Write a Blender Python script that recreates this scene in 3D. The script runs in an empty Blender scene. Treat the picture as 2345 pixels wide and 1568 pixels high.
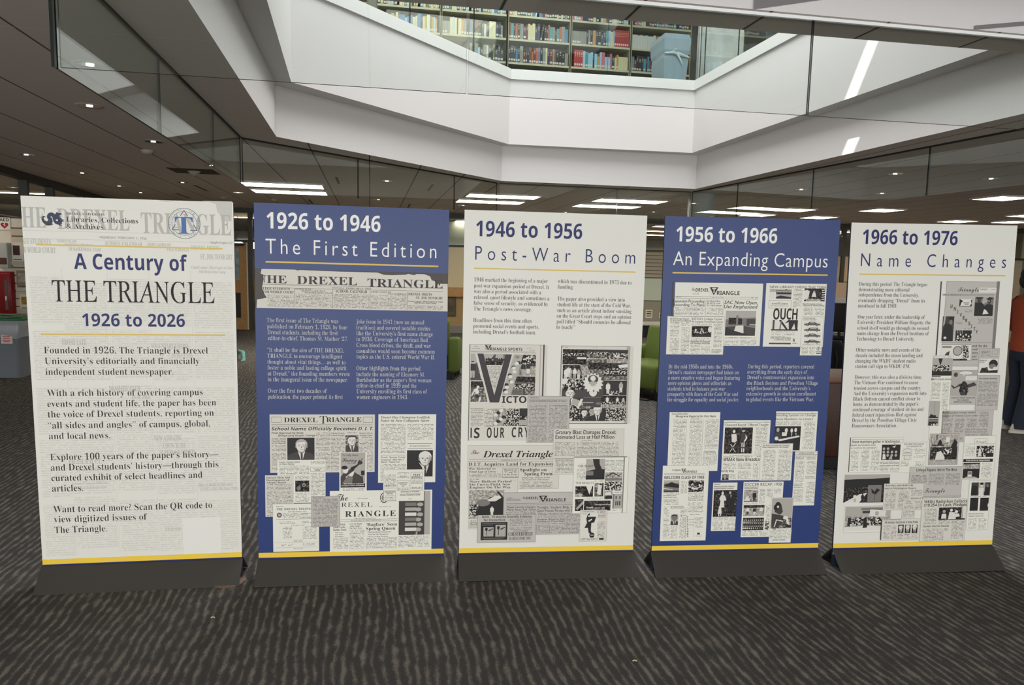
import bpy, bmesh, math, random
from mathutils import Vector, Matrix
import numpy as np
S = bpy.context.scene
COL = S.collection
PI = math.pi
random.seed(7)

# ------------------------------------------------------------------ camera
FPX, PITCH, ROLL, EYE, CY = 1720.0, 0.1170, 0.0220, 1.5623, 32.13
fwd = Vector((0, math.cos(PITCH), -math.sin(PITCH)))
_up = Vector((0, math.sin(PITCH), math.cos(PITCH)))
_rt = Vector((1, 0, 0))
RT = math.cos(ROLL) * _rt + math.sin(ROLL) * _up
UP = -math.sin(ROLL) * _rt + math.cos(ROLL) * _up
cd = bpy.data.cameras.new('camera')
cam = bpy.data.objects.new('camera', cd); COL.objects.link(cam)
cam.matrix_world = Matrix(((RT.x, UP.x, -fwd.x, 0), (RT.y, UP.y, -fwd.y, 0), (RT.z, UP.z, -fwd.z, EYE), (0, 0, 0, 1)))
cd.sensor_width = 36.0; cd.lens = FPX / 2345 * 36; cd.shift_y = CY / 2345
cd.clip_start = 0.05; cd.clip_end = 200
S.camera = cam

# ------------------------------------------------------------------ light and exposure
S.view_settings.view_transform = 'Standard'; S.view_settings.look = 'None'
S.view_settings.gamma = 1; S.view_settings.use_curve_mapping = False
S.view_settings.exposure = 0.0
W = bpy.data.worlds.new('daylight'); S.world = W; W.use_nodes = True
W.node_tree.nodes['Background'].inputs[0].default_value = (0.93, 0.97, 1.0, 1)
W.node_tree.nodes['Background'].inputs[1].default_value = 3.0

def area(name, loc, rot, sx, sy, power, col=(1, 1, 1)):
    l = bpy.data.lights.new(name, 'AREA'); l.shape = 'RECTANGLE'; l.size = sx; l.size_y = sy; l.energy = power; l.color = col
    o = bpy.data.objects.new(name, l); COL.objects.link(o); o.location = loc; o.rotation_euler = rot
    return o
TH = math.radians(10.75)
area('skylight_daylight', (0.9, 7.6, 7.3), (0, 0, TH), 4.0, 5.6, 400, (0.97, 0.99, 1.0))
area('light_well_fill', (1.95, 2.9, 4.7), (0, 0, TH), 3.4, 1.4, 40, (1, 0.98, 0.98))  # added lamp brightening the light well assumed above the front glass
area('upstairs_fill', (-1.0, 11.9, 6.35), (0, 0, TH), 4.5, 0.5, 55, (1, 0.96, 0.86))  # added lamps, here and below, brightening the upstairs books and gallery
area('upstairs_fill.001', (5.2, 12.0, 6.3), (0, 0, TH), 2.5, 2.5, 60, (1, 0.93, 0.8))
area('upstairs_fill.002', (2.5, 13.4, 6.35), (0, 0, TH), 3.5, 0.5, 25, (1, 0.95, 0.82))
area('back_room_fill', (-1.5, 23.5, 2.75), (0, 0, 0), 9, 4, 170, (1, 0.97, 0.9))  # added lamps, here and below, brightening the room behind the glass wall
area('back_room_fill.001', (8.5, 23.5, 2.75), (0, 0, 0), 8, 4, 150, (1, 0.97, 0.9))
area('front_fill', (0.5, -5.6, 1.25), (PI / 2, 0, 0), 12, 2.4, 425, (1.0, 0.98, 0.95))  # added fill on the panel fronts, for windows assumed behind the camera
sl = bpy.data.lights.new('sun', 'SUN'); sl.energy = 14; sl.angle = math.radians(0.6); sl.color = (1, 0.98, 0.94)
sun = bpy.data.objects.new('sun', sl); COL.objects.link(sun); sun.location = (0, 8, 12)
SUN_DIR = Vector((0.45, 0.61, -1.0)).normalized()
sun.rotation_mode = 'QUATERNION'; sun.rotation_quaternion = SUN_DIR.to_track_quat('-Z', 'Y')

# ------------------------------------------------------------------ helpers
def lin(c):
    if isinstance(c, str):
        c = [int(c[i:i + 2], 16) / 255 for i in (0, 2, 4)]
    return [(v / 12.92 if v <= .04045 else ((v + .055) / 1.055) ** 2.4) for v in c]

MATS = {}
def M(name, col, rough=.6, metal=0., spec=.4, emit=0., bump=None):
    if name in MATS: return MATS[name]
    m = bpy.data.materials.new(name); m.use_nodes = True
    b = m.node_tree.nodes['Principled BSDF']
    c = lin(col)
    b.inputs['Base Color'].default_value = (*c, 1); b.inputs['Roughness'].default_value = rough
    b.inputs['Metallic'].default_value = metal; b.inputs['Specular IOR Level'].default_value = spec
    if emit:
        b.inputs['Emission Color'].default_value = (*c, 1); b.inputs['Emission Strength'].default_value = emit
    if bump:
        N = m.node_tree.nodes; L = m.node_tree.links
        t = N.new('ShaderNodeTexCoord'); n = N.new('ShaderNodeTexNoise'); n.inputs['Scale'].default_value = bump[0]; n.inputs['Detail'].default_value = 3
        bp = N.new('ShaderNodeBump'); bp.inputs['Strength'].default_value = bump[1]; bp.inputs['Distance'].default_value = .01
        L.new(t.outputs['Object'], n.inputs['Vector']); L.new(n.outputs[0], bp.inputs['Height']); L.new(bp.outputs[0], b.inputs['Normal'])
        if len(bump) > 2:
            r = N.new('ShaderNodeMix'); r.data_type = 'RGBA'; r.inputs[6].default_value = (*c, 1); r.inputs[7].default_value = (*lin(bump[2]), 1)
            L.new(n.outputs[0], r.inputs[0]); L.new(r.outputs[2], b.inputs['Base Color'])
    MATS[name] = m
    return m

class G:
    """tiny node-graph writer: g('Node', in0=..., prop=...)"""
    def __init__(s, name):
        s.m = bpy.data.materials.new(name); s.m.use_nodes = True; s.t = s.m.node_tree; MATS[name] = s.m
        s.b = s.t.nodes['Principled BSDF']; s.o = s.t.nodes['Material Output']
    def n(s, kind, *ins, **kw):
        nd = s.t.nodes.new('ShaderNode' + kind)
        for k, v in kw.items(): setattr(nd, k, v)
        for i, v in enumerate(ins):
            if v is None: continue
            if isinstance(v, bpy.types.NodeSocket): s.t.links.new(v, nd.inputs[i])
            else: nd.inputs[i].default_value = v
        return nd
    def math(s, op, *a):
        return s.n('Math', *a, operation=op).outputs[0]
    def mix(s, f, a, b):
        nd = s.t.nodes.new('ShaderNodeMix'); nd.data_type = 'RGBA'
        for i, v in ((0, f), (6, a), (7, b)):
            if isinstance(v, bpy.types.NodeSocket): s.t.links.new(v, nd.inputs[i])
            else: nd.inputs[i].default_value = v if i == 0 else (*lin(v), 1)
        return nd.outputs[2]
    def base(s, sock, rough=.7, spec=.3):
        s.t.links.new(sock, s.b.inputs['Base Color']); s.b.inputs['Roughness'].default_value = rough; s.b.inputs['Specular IOR Level'].default_value = spec
        return s.m
    def coords(s, rot=0.):
        c = s.n('TexCoord').outputs['Object']
        if rot:
            mp = s.n('Mapping', c); mp.inputs['Rotation'].default_value = (0, 0, rot); c = mp.outputs[0]
        x = s.n('SeparateXYZ', c)
        return c, x.outputs[0], x.outputs[1], x.outputs[2]

class MB:
    """collects faces with materials and becomes ONE mesh object"""
    def __init__(s): s.v = []; s.f = []; s.m = []; s.mats = []; s.smooth = []
    def mi(s, mat):
        if mat not in s.mats: s.mats.append(mat)
        return s.mats.index(mat)
    def add(s, vs, fs, mat, sm=False):
        o = len(s.v); s.v += [tuple(v) for v in vs]; k = s.mi(mat)
        for f in fs: s.f.append(tuple(i + o for i in f)); s.m.append(k); s.smooth.append(sm)
        return s
    def box(s, x0, y0, z0, x1, y1, z1, mat, xf=None):
        vs = [Vector(p) for p in ((x0, y0, z0), (x1, y0, z0), (x1, y1, z0), (x0, y1, z0), (x0, y0, z1), (x1, y0, z1), (x1, y1, z1), (x0, y1, z1))]
        if xf is not None: vs = [xf @ p for p in vs]
        return s.add(vs, [(3, 2, 1, 0), (4, 5, 6, 7), (0, 1, 5, 4), (1, 2, 6, 5), (2, 3, 7, 6), (3, 0, 4, 7)], mat)
    def bbox(s, x0, y0, z0, x1, y1, z1, mat, r=.03, seg=3, xf=None):
        bm = bmesh.new(); bmesh.ops.create_cube(bm, size=1)
        for v in bm.verts: v.co = Vector(((x0 + x1) / 2 + v.co.x * (x1 - x0), (y0 + y1) / 2 + v.co.y * (y1 - y0), (z0 + z1) / 2 + v.co.z * (z1 - z0)))
        bmesh.ops.bevel(bm, geom=bm.edges[:], offset=r, segments=seg, affect='EDGES', profile=.5)
        vs = [(xf @ v.co if xf is not None else v.co.copy()) for v in bm.verts]; bm.verts.index_update()
        s.add(vs, [[v.index for v in f.verts] for f in bm.faces], mat, True); bm.free(); return s
    def prism(s, poly, z0, z1, mat, axis='z', xf=None):
        n = len(poly)
        def P(p, h): return Vector((p[0], p[1], h)) if axis == 'z' else Vector((p[0], h, p[1])) if axis == 'y' else Vector((h, p[0], p[1]))
        vs = [P(p, z0) for p in poly] + [P(p, z1) for p in poly]
        if xf is not None: vs = [xf @ p for p in vs]
        return s.add(vs, [tuple(range(n))[::-1], tuple(range(n, 2 * n))] + [(i, (i + 1) % n, n + (i + 1) % n, n + i) for i in range(n)], mat)
    def lathe(s, prof, mat, c=(0, 0), n=24, cap=True, sx=1., sy=1.):
        vs = []
        for r, z in prof:
            for k in range(n): a = 2 * PI * k / n; vs.append((c[0] + sx * r * math.cos(a), c[1] + sy * r * math.sin(a), z))
        fs = [(i * n + k, i * n + (k + 1) % n, (i + 1) * n + (k + 1) % n, (i + 1) * n + k) for i in range(len(prof) - 1) for k in range(n)]
        s.add(vs, fs, mat, True)
        if cap:
            o = len(vs) - n
            s.add(vs[:n], [tuple(range(n))[::-1]], mat); s.add(vs[o:], [tuple(range(n))], mat)
        return s
    def tube(s, pts, r, mat, n=8):
        pts = [Vector(p) for p in pts]; vs = []; fs = []
        for i, p in enumerate(pts):
            d = (pts[min(i + 1, len(pts) - 1)] - pts[max(i - 1, 0)]).normalized()
            a = d.orthogonal().normalized(); b = d.cross(a)
            if i and (a - pa).length > 1.2: a = (pa - d * pa.dot(d)).normalized(); b = d.cross(a)
            pa = a; rr = r[i] if isinstance(r, (list, tuple)) else r
            vs += [p + rr * (math.cos(2 * PI * k / n) * a + math.sin(2 * PI * k / n) * b) for k in range(n)]
        for i in range(len(pts) - 1): fs += [(i * n + k, i * n + (k + 1) % n, (i + 1) * n + (k + 1) % n, (i + 1) * n + k) for k in range(n)]
        s.add(vs, fs, mat, True); o = len(vs) - n
        return s.add(vs[:n], [tuple(range(n))[::-1]], mat).add(vs[o:], [tuple(range(n))], mat)
    def build(s, name, parent=None, loc=None, rz=None):
        me = bpy.data.meshes.new(name); me.from_pydata(s.v, [], s.f)
        for m in s.mats: me.materials.append(m)
        if s.f:
            me.polygons.foreach_set('material_index', s.m); me.polygons.foreach_set('use_smooth', s.smooth)
        me.update()
        o = bpy.data.objects.new(name, me); COL.objects.link(o)
        if parent: o.parent = parent
        if loc is not None: o.location = loc
        if rz is not None: o.rotation_euler = (0, 0, rz)
        return o

def tag(o, label=None, cat=None, group=None, kind=None):
    if label: o['label'] = label
    if cat: o['category'] = cat
    if group: o['group'] = group
    if kind: o['kind'] = kind
    return o
def thing(name, label, cat, loc=(0, 0, 0), rz=0, group=None):
    o = bpy.data.objects.new(name, None); COL.objects.link(o); o.location = loc; o.rotation_euler = (0, 0, rz); o.empty_display_size = .1
    return tag(o, label, cat, group)
def struct(mb, name, parent=None):
    o = mb.build(name, parent)
    if not parent: o['kind'] = 'structure'
    return o
def loft(bm_pts):  # list of rings of equal length -> verts, faces
    n = len(bm_pts[0]); vs = [p for r in bm_pts for p in r]
    return vs, [(i * n + k, i * n + (k + 1) % n, (i + 1) * n + (k + 1) % n, (i + 1) * n + k) for i in range(len(bm_pts) - 1) for k in range(n)]

# ------------------------------------------------------------------ materials of the room
white_wall = M('white_plaster', 'DCD8D6', .75, bump=(60, .03))
cap_white = M('white_painted_cap', 'DEDEDA', .5)
beige_wall = M('beige_plaster', 'B9A98F', .8)
dark_metal = M('dark_bronze_metal', '3A3733', .45, .6)
grey_metal = M('grey_metal', '8A8C88', .4, .7)
black = M('black_plastic', '0E0E0F', .5)
wood = M('oak_veneer', 'B48A55', .45, bump=(14, .05, '97703F'))
lamp_white = M('lit_diffuser', 'FFF6E6', .5, emit=20.0)
bulb_lit = M('lit_bulb', 'FFF3DC', .5, emit=5.0)
lamp_warm = M('lit_globe', 'FFF3D6', .5, emit=3.0)
chrome = M('bright_reflector', 'D8D8D8', .15, 1.0)
tile_metal = M('white_trim_metal', 'BDB6AD', .4)

def make_carpet():
    g = G('striped_carpet'); c, x, y, z = g.coords(-TH)
    sc = lambda k, sc_, det, off: g.n('TexNoise', g.n('VectorMath', c, k, operation='MULTIPLY').outputs[0], None, sc_, det)
    big = sc((1, .55, 1), 3.0, 1., 0).outputs[0]
    med = sc((1, .55, 1), 27., 2., 0).outputs[0]
    comb = sc((.8, 1, 1), 150., 2., 0).outputs[0]
    vf = sc((1, 1, 1), 380., 2., 0).outputs[0]
    vg = sc((1, 1, 1), 800., 1., 0).outputs[0]
    c0 = lambda s_, k: g.math('MULTIPLY', g.math('SUBTRACT', s_, .5), k)
    xx = g.math('ADD', g.math('ADD', x, c0(big, .10)), g.math('ADD', c0(med, .020), c0(comb, .019)))
    tri = g.math('ABSOLUTE', g.math('SUBTRACT', g.math('FRACT', g.math('DIVIDE', xx, .0395)), .5))      # 0 at the centre of a stripe
    pv = g.n('SeparateXYZ', g.n('TexVoronoi', c, None, 2.1).outputs['Color']).outputs[0]
    wid = g.math('ADD', .105, c0(sc((1, .45, 1), 24., 2., 0).outputs[0], .95))
    e = g.math('SUBTRACT', wid, tri)
    spk = g.math('ADD', e, g.math('ADD', c0(vf, 1.0), g.math('MULTIPLY', g.math('SUBTRACT', vg, .5), g.math('MULTIPLY', pv, 1.1))))
    mask = g.n('MapRange', spk, -.10, .14, 0., 1.).outputs[0]
    tint = g.mix(g.n('MapRange', sc((1, 1, 1), 6., 1., 0).outputs[0], .35, .65, 0., 1.).outputs[0], '979184', '999289')
    dark = g.mix(g.n('MapRange', vf, .35, .65, 0., 1.).outputs[0], '413F3D', '565452')
    col = g.mix(g.math('MULTIPLY', mask, .72), dark, tint)
    m = g.base(col, .95, .1)
    bp = g.n('Bump'); bp.inputs['Strength'].default_value = .25; bp.inputs['Distance'].default_value = .004
    g.t.links.new(vf, bp.inputs['Height']); g.t.links.new(bp.outputs[0], g.b.inputs['Normal'])
    return m
carpet = make_carpet()

def make_ceiling():
    g = G('brown_ceiling_tile'); c, x, y, z = g.coords(-TH)
    fx = g.math('ABSOLUTE', g.math('SUBTRACT', g.math('FRACT', g.math('DIVIDE', g.math('ADD', x, .01 + 63), .63)), .5))
    fy = g.math('ABSOLUTE', g.math('SUBTRACT', g.math('FRACT', g.math('DIVIDE', g.math('ADD', y, .35 + 63), 1.26)), .5))
    lx = g.n('MapRange', fx, .484, .491, 0., 1.).outputs[0]
    ly = g.n('MapRange', fy, .4965, .4985, 0., .55).outputs[0]
    n = g.n('TexNoise', c, None, 90., 2.).outputs[0]
    tile = g.mix(n, 'CABEB4', 'D3C7BD')
    col = g.mix(ly, g.mix(lx, tile, '5E564F'), 'EAE2D9')
    return g.base(col, .9, .2)
ceil_mat = make_ceiling()

def make_glass():
    g = G('clear_glass')
    lw = g.n('LayerWeight', .5).outputs['Facing']
    f = g.math('ADD', .035, g.math('MULTIPLY', g.math('POWER', lw, 4.2), .9))
    tr = g.n('BsdfTransparent', (.955, .98, .97, 1)); gl = g.n('BsdfGlossy', (.95, 1, .98, 1), 0.0)
    mx = g.n('MixShader', f, tr.outputs[0], gl.outputs[0]); g.t.links.new(mx.outputs[0], g.o.inputs[0])
    return g.m
glass = make_glass()
glass_edge = M('dark_green_glass_edge', '16211F', .15, 0, .8)

# ------------------------------------------------------------------ room shell
H, SOF, CAPB, CAPT, F2Z, C2 = 2.804, 3.295, 4.175, 4.312, 3.3, 6.5
F1 = [(-1.545, 3.556), (-2.381, 7.638), (-.205, 11.02), (2.70, 11.51), (3.819, 5.848), (4.07, 4.55)]
F2 = [(-1.36, 3.79), (-2.185, 7.492), (-.112, 10.857), (2.571, 11.276), (3.584, 5.985), (3.84, 4.72)]
CUR = [(-1.9, 3.19), (-2.765, 7.70), (-.264, 11.26), (2.74, 11.90), (4.69, 4.43)]
U = Vector((.9827, .1852)); V = Vector((-.1852, .9827))      # along the near glass; away from the camera
def off(poly, d):
    """offset a polygon outwards (positive) by mitring its edges"""
    n = len(poly); cx = sum(p[0] for p in poly) / n; cy = sum(p[1] for p in poly) / n; L = []
    for i in range(n):
        a = Vector(poly[i]); b = Vector(poly[(i + 1) % n]); t = (b - a).normalized(); nn = Vector((t.y, -t.x))
        if (a - Vector((cx, cy))).dot(nn) < 0: nn = -nn
        L.append((a + nn * d, t))
    out = []
    for i in range(n):
        p, t = L[i - 1]; q, s_ = L[i]
        den = t.x * s_.y - t.y * s_.x
        k = ((q.x - p.x) * s_.y - (q.y - p.y) * s_.x) / den
        out.append(tuple(p + t * k))
    return out
def sheet(outer, holes, z, mat, mb=None):
    bm = bmesh.new(); es = []
    for loop in [outer] + holes:
        vs = [bm.verts.new((p[0], p[1], z)) for p in loop]
        es += [bm.edges.new((vs[i], vs[(i + 1) % len(vs)])) for i in range(len(vs))]
    bmesh.ops.triangle_fill(bm, use_beauty=True, edges=es)
    bm.verts.index_update(); mb = mb or MB()
    mb.add([v.co.copy() for v in bm.verts], [[v.index for v in f.verts] for f in bm.faces], mat); bm.free(); return mb
def wallring(mb, lo, hi, z0, z1, mat):
    n = len(lo)
    return mb.add([(*p, z0) for p in lo] + [(*p, z1) for p in hi], [(i, (i + 1) % n, n + (i + 1) % n, n + i) for i in range(n)], mat)
RECT = [(-14, -6), (17, -6), (17, 31), (-14, 31)]
struct(MB().box(-14, -6, -.1, 17, 31, 0, carpet), 'floor')
w0 = Vector(CUR[0]) + U * 2.05 - V * .03
WELL = [tuple(w0), tuple(w0 + U * 4.1), tuple(w0 + U * 4.1 - V * 1.7), tuple(w0 - V * 1.7)]
struct(sheet(RECT, [F1, WELL], H, ceil_mat), 'ceiling')
wl = MB(); wallring(wl, WELL, WELL, H, 4.75, white_wall); sheet(WELL, [], 4.75, white_wall, wl); struct(wl, 'wall_light_well')
def in_wall(p): return Vector((p[0], p[1], 0))
wt = MB()
for s0, z0, s1, z1, wd in ((1.0, 2.80, 2.2, 3.05, .05), (2.2, 2.80, 3.9, 3.05, .02)):
    a = w0 + U * s0 - V * .012; b = w0 + U * s1 - V * .012
    wt.add([(*a, z0), (*b, z1), (*b, z1 + wd), (*a, z0 + wd)], [(0, 1, 2, 3)], M('grey_reveal', '7F7A7A', .6))
struct(wt, 'trim_1')
struct(wallring(MB(), F1, F1, H, SOF, white_wall), 'wall_atrium_lower')
sf = sheet(off(F1, .02), [F2], SOF, white_wall); wallring(sf, F2, F2, SOF, CAPB + .02, white_wall)
wallring(sf, off(F2, .16), off(F2, .16), F2Z, CAPB + .02, white_wall); struct(sf, 'wall_atrium_parapet')
ci, co = off(F2, -.03), off(F2, .19); cp = MB()
wallring(cp, ci, ci, CAPB, CAPT, cap_white); wallring(cp, co, co, CAPB, CAPT, cap_white)
sheet(co, [ci], CAPT, cap_white, cp); sheet(co, [ci], CAPB, cap_white, cp); struct(cp, 'trim_2')
struct(sheet(RECT, [off(F2, .1)], F2Z, M('upstairs_carpet', '5B564E', .9)), 'floor_upstairs')
struct(sheet(RECT, [F2], C2, M('upstairs_ceiling', '8E867C', .9)), 'ceiling_upstairs')
# unseen skylight shaft: white walls, added roof slotted to shape the sun streak
sk = wallring(MB(), F2, F2, C2, 7.6, white_wall)
pt = Vector((3.32, 7.37, 3.73)) + SUN_DIR * ((7.6 - 3.73) / SUN_DIR.z)
SLOT = [(pt.x - .4, pt.y - .08), (pt.x + .3, pt.y - .08), (pt.x + .3, pt.y + .08), (pt.x - .4, pt.y + .08)]
sheet(RECT, [SLOT], 7.6, white_wall, sk); struct(sk, 'ceiling_sun_mask')
# ------------------------------------------------------------------ glass curtains hung round the atrium opening
DROP = .465
def glass_run(p, q, cuts, label, z0, z1, name='glass_draft_curtain', cat='glass screen', chan=None, group='glass screens hung round the atrium'):
    p = Vector(p); q = Vector(q); d = (q - p); L = d.length; d.normalize(); n = Vector((-d.y, d.x))
    r = thing(name, label, cat, (p.x, p.y, z0), math.atan2(d.y, d.x), group)
    cs = [0.02] + list(cuts) + [L - .02]
    for a, b in zip(cs, cs[1:]):
        m = MB(); a += .004; b -= .004; t = .006; h = z1 - z0
        m.add([(a, -t, 0), (b, -t, 0), (b, -t, h), (a, -t, h), (a, t, 0), (b, t, 0), (b, t, h), (a, t, h)], [(0, 1, 2, 3), (7, 6, 5, 4)], glass)
        m.add([(a, -t, 0), (b, -t, 0), (b, -t, h), (a, -t, h), (a, t, 0), (b, t, 0), (b, t, h), (a, t, h)], [(0, 4, 5, 1), (1, 5, 6, 2), (3, 2, 6, 7), (0, 3, 7, 4)], glass_edge)
        m.build('glass_pane', r)
    if chan:
        MB().box(.02, -.009, h - .012, L - .02, .009, h + .003, chan).build('top_channel', r)
    return r
zc = H - .004
glass_run(CUR[0], CUR[4], [1.70, 3.385, 5.05], 'glass screen hung from the ceiling across the whole front above the display panels', H - DROP, zc, chan=M('glint_white_channel', 'EDEFEF', .25))  # near-white channel paints in the glint along the glass top edge
glass_run(CUR[0], CUR[1], [1.60, 3.24], 'glass screen running from front to back beside the brown tiles with many downlights', H - DROP, zc, chan=dark_metal)
glass_run(CUR[1], CUR[2], [1.585, 3.35], 'glass screen crossing diagonally in front of the first pair of long ceiling lights', H - DROP, zc, chan=dark_metal)
glass_run(CUR[2], CUR[3], [1.85], 'short glass screen across the far end of the atrium before the four long lights', H - DROP, zc, chan=dark_metal)
glass_run(CUR[3], CUR[4], [1.33, 2.98, 4.72], 'glass screen running forward from the grey column beside the square ceiling lights', H - DROP, zc, chan=dark_metal)
ce = MB().box(CUR[0][0] - .008, CUR[0][1] - .008, H - DROP, CUR[0][0] + .006, CUR[0][1] + .006, zc, glass_edge); tag(ce.build('corner_strip'), 'dark vertical strip closing the front corner of the glass screens', 'corner strip')
# glass guards upstairs on the white parapet cap
gd = off(F2, .08)
for i, cuts, lab in ((0, [1.3, 2.6], 'upstairs glass guard on the white cap of the atrium side running front to back'),
                     (1, [.55, 1.9, 3.2], 'upstairs glass guard on the diagonal white cap in front of the first bookshelves'),
                     (2, [1.45], 'upstairs glass guard on the far white cap in front of the red books'),
                     (3, [.18, 1.2, 2.9], 'upstairs glass guard on the white cap in front of the wrapped column')):
    glass_run(gd[i], gd[i + 1], cuts, lab, CAPT, 5.35, 'glass_guard', 'glass guard', None, 'glass guards round the upstairs gallery')

# ------------------------------------------------------------------ column
cm = MB().lathe([(.215, 0), (.215, H)], M('grey_painted_column', 'A5A5A3', .55), n=40)
tag(cm.build('column', None, (3.0, 12.32, 0)), 'round grey column standing just behind the far corner of the glass screen', 'column', kind='structure')

# ------------------------------------------------------------------ ceiling lights
def troffer(x, y, sx, sy, label, group):
    r = thing('ceiling_light', label, 'ceiling light', (x, y, H - .02), TH, group)
    MB().box(-sx / 2, -sy / 2, 0, sx / 2, sy / 2, .004, lamp_white).build('diffuser', r)
    f = MB()
    for a in ((-sx / 2 - .025, -sy / 2 - .025, sx / 2 + .025, -sy / 2), (-sx / 2 - .025, sy / 2, sx / 2 + .025, sy / 2 + .025), (-sx / 2 - .025, -sy / 2, -sx / 2, sy / 2), (sx / 2, -sy / 2, sx / 2 + .025, sy / 2)):
        f.box(a[0], a[1], -.004, a[2], a[3], .018, tile_metal)
    f.build('frame', r)
for (x, y), lab in (((-3.69, 12.15), 'long lit ceiling light nearest the diagonal glass screen, nearer of its pair'), ((-3.91, 13.27), 'long lit ceiling light behind its twin seen through the diagonal glass screen'),
                    ((-.22, 13.2), 'long lit ceiling light left of centre, nearer of the pair over the second and third panels'), ((-.48, 14.33), 'long lit ceiling light behind its twin over the second and third panels'),
                    ((2.02, 13.55), 'long lit ceiling light above the third panel, nearer of its pair'), ((1.76, 14.77), 'long lit ceiling light above the third panel, farther of its pair')):
    troffer(x, y, 1.22, .58, lab.replace('left of centre, nearer', 'nearer'), 'long ceiling lights beyond the atrium')
SQ = [(7.45, 11.72, 'nearest square lit ceiling light over the far corner of the last panel'), (6.86, 14.3, 'square lit ceiling light above the gap between the last two panels'), (6.52, 16.4, 'square lit ceiling light above the blue panel, close to the windows'),
      (9.65, 16.65, 'square lit ceiling light in the back row over the last panel'), (9.95, 14.75, 'square lit ceiling light behind the nearest one over the last panel'), (10.75, 16.5, 'square lit ceiling light in the back row beyond the person'),
      (5.36, 14.65, 'square lit ceiling light behind the glass, beside the grey column, farther one'), (5.1, 16.1, 'square lit ceiling light behind the glass, farthest from the panels near the column')]
for x, y, lab in SQ: troffer(x, y, .56, .56, lab, 'square ceiling lights near the windows')
for k, (x, y) in enumerate(((-1.0, 20.5), (2.2, 21), (4.4, 21), (4.6, 23.5), (4.9, 26), (9.2, 21.5), (9.6, 24), (10., 26.5), (-7.4, 21), (-7.0, 24))):
    troffer(x, y, 1.2, .3, 'lit ceiling strip in the room behind the far glass wall', 'ceiling strips behind the glass wall')
for k, (x, y) in enumerate(((-6.95, 20.3), (-6.55, 20.35), (-7.4, 20.3))):
    r = thing('pendant_lamp', 'white dome pendant lamp hanging in the room behind the wooden door', 'pendant lamp', (x, y, 1.93), 0, 'dome pendants behind the door')
    MB().lathe([(.2, 0), (.19, .07), (.14, .14), (.06, .19), (.02, .2)], lamp_warm, n=20).build('shade', r)
    MB().tube([(0, 0, .2), (0, 0, H - 1.94)], .006, black, 6).build('cord', r)

def downlight(x, y, label):
    r = thing('downlight', label, 'downlight', (x, y, H - .002), 0, 'round recessed downlights')
    MB().lathe([(.075, .0), (.10, -.006), (.108, .0)], tile_metal, n=28, cap=False).build('trim_ring', r)
    MB().lathe([(.086, -.0045), (.04, -.003), (.001, -.002)], chrome, n=24, cap=False).build('reflector', r)
    MB().lathe([(.026, -.0075), (.001, -.0078)], bulb_lit, n=16, cap=False).build('bulb', r)
DL = [(-3.485, 6.305, 'nearest downlight in the brown ceiling left of the glass screens'), (-3.814, 8.083, 'second downlight along the row behind the nearest one'), (-5.937, 9.306, 'downlight nearest the window wall of the brown ceiling'),
      (-6.299, 11.125, 'second downlight along the window wall row'), (-6.713, 12.951, 'third downlight along the window wall row'), (-6.918, 14.1, 'fourth downlight along the window wall row'), (-5.292, 12.156, 'downlight between the slot vent and the square speaker tile'),
      (-3.95, 9.95, 'third downlight behind the nearest one, close to the glass corner'), (-4.964, 13.671, 'downlight above the top corner of the first panel'), (4.594, 9.311, 'downlight seen through the glass above the blue panel nearest the person'),
      (5.913, 9.556, 'downlight seen through the glass nearest the end of the last panel'), (5.504, 11.506, 'downlight seen low through the glass above the last panel'), (4.181, 11.22, 'downlight seen through the glass beside the grey column'),
      (-2.75, 5.0, 'downlight behind the pane at the corner of the front glass screen'), (-1.9, 11.3, 'downlight seen through the diagonal glass above the second panel'), (-2.6, 14.5, 'downlight behind the long lights above the second panel'), (-1.05, 15.4, 'downlight seen just above the corner of the second panel'),
      (1.1, 16.6, 'downlight above the third panel behind the long lights'), (2.9, 16.0, 'downlight near the corner of the third panel beside the grey column')]
for x, y, lab in DL: downlight(x, y, lab.replace(' left of', ' beside'))
# slot vents, sensor tile, smoke detectors
for (x, y, lab) in ((-5.35, 13.0, 'short white slot vent in the brown ceiling above the first panel'), (-6.35, 14.6, 'small slot vent above the top edge of the first panel'), (-4.1, 15.3, 'slot vent above the corner of the blue second panel'), (-2.2, 15.8, 'slot vent behind the long lights over the second panel'), (-1.35, 12.1, 'long slot vent seen through the diagonal glass screen'), (-2.65, 11.4, 'slot vent crossing the tiles behind the diagonal glass screen')):
    r = thing('slot_vent', lab, 'ceiling vent', (x, y, H - .006), TH + PI / 2, 'slot vents in the ceiling')
    MB().box(-.55, -.035, 0, .55, .035, .005, tile_metal).build('frame', r)
    m = MB()
    for k in (-.5, -.17, .17): m.box(k, -.02, -.002, k + .3, .02, 0, black)
    m.build('slot', r)
r = thing('ceiling_speaker', 'small cone shaped detector on a darker square tile between downlights', 'detector', (-4.47, 10.65, H - .003), TH)
MB().box(-.3, -.3, 0, .3, .3, .002, M('dark_tile', '4D463F', .9)).build('tile', r)
MB().lathe([(.085, -.001), (.06, -.03), (.015, -.06), (.001, -.062)], M('grey_detector', 'A79F93', .5), n=20, cap=False).build('cone', r)
for x, y, lab in ((-5.62, 14.7, 'small white detector above the corner of the first panel near the vent'), (-4.75, 15.0, 'small white detector above the gap between the first two panels'), (-4.2, 8.75, 'flat round sensor between the second and third downlights')):
    tag(MB().lathe([(.07, 0), (.06, -.03), (.02, -.045), (.001, -.046)], M('grey_detector', 'A79F93', .5), n=16, cap=False).build('smoke_detector', None, (x, y, H - .001)), lab, 'smoke detector', 'smoke detectors on the brown ceiling')

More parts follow.
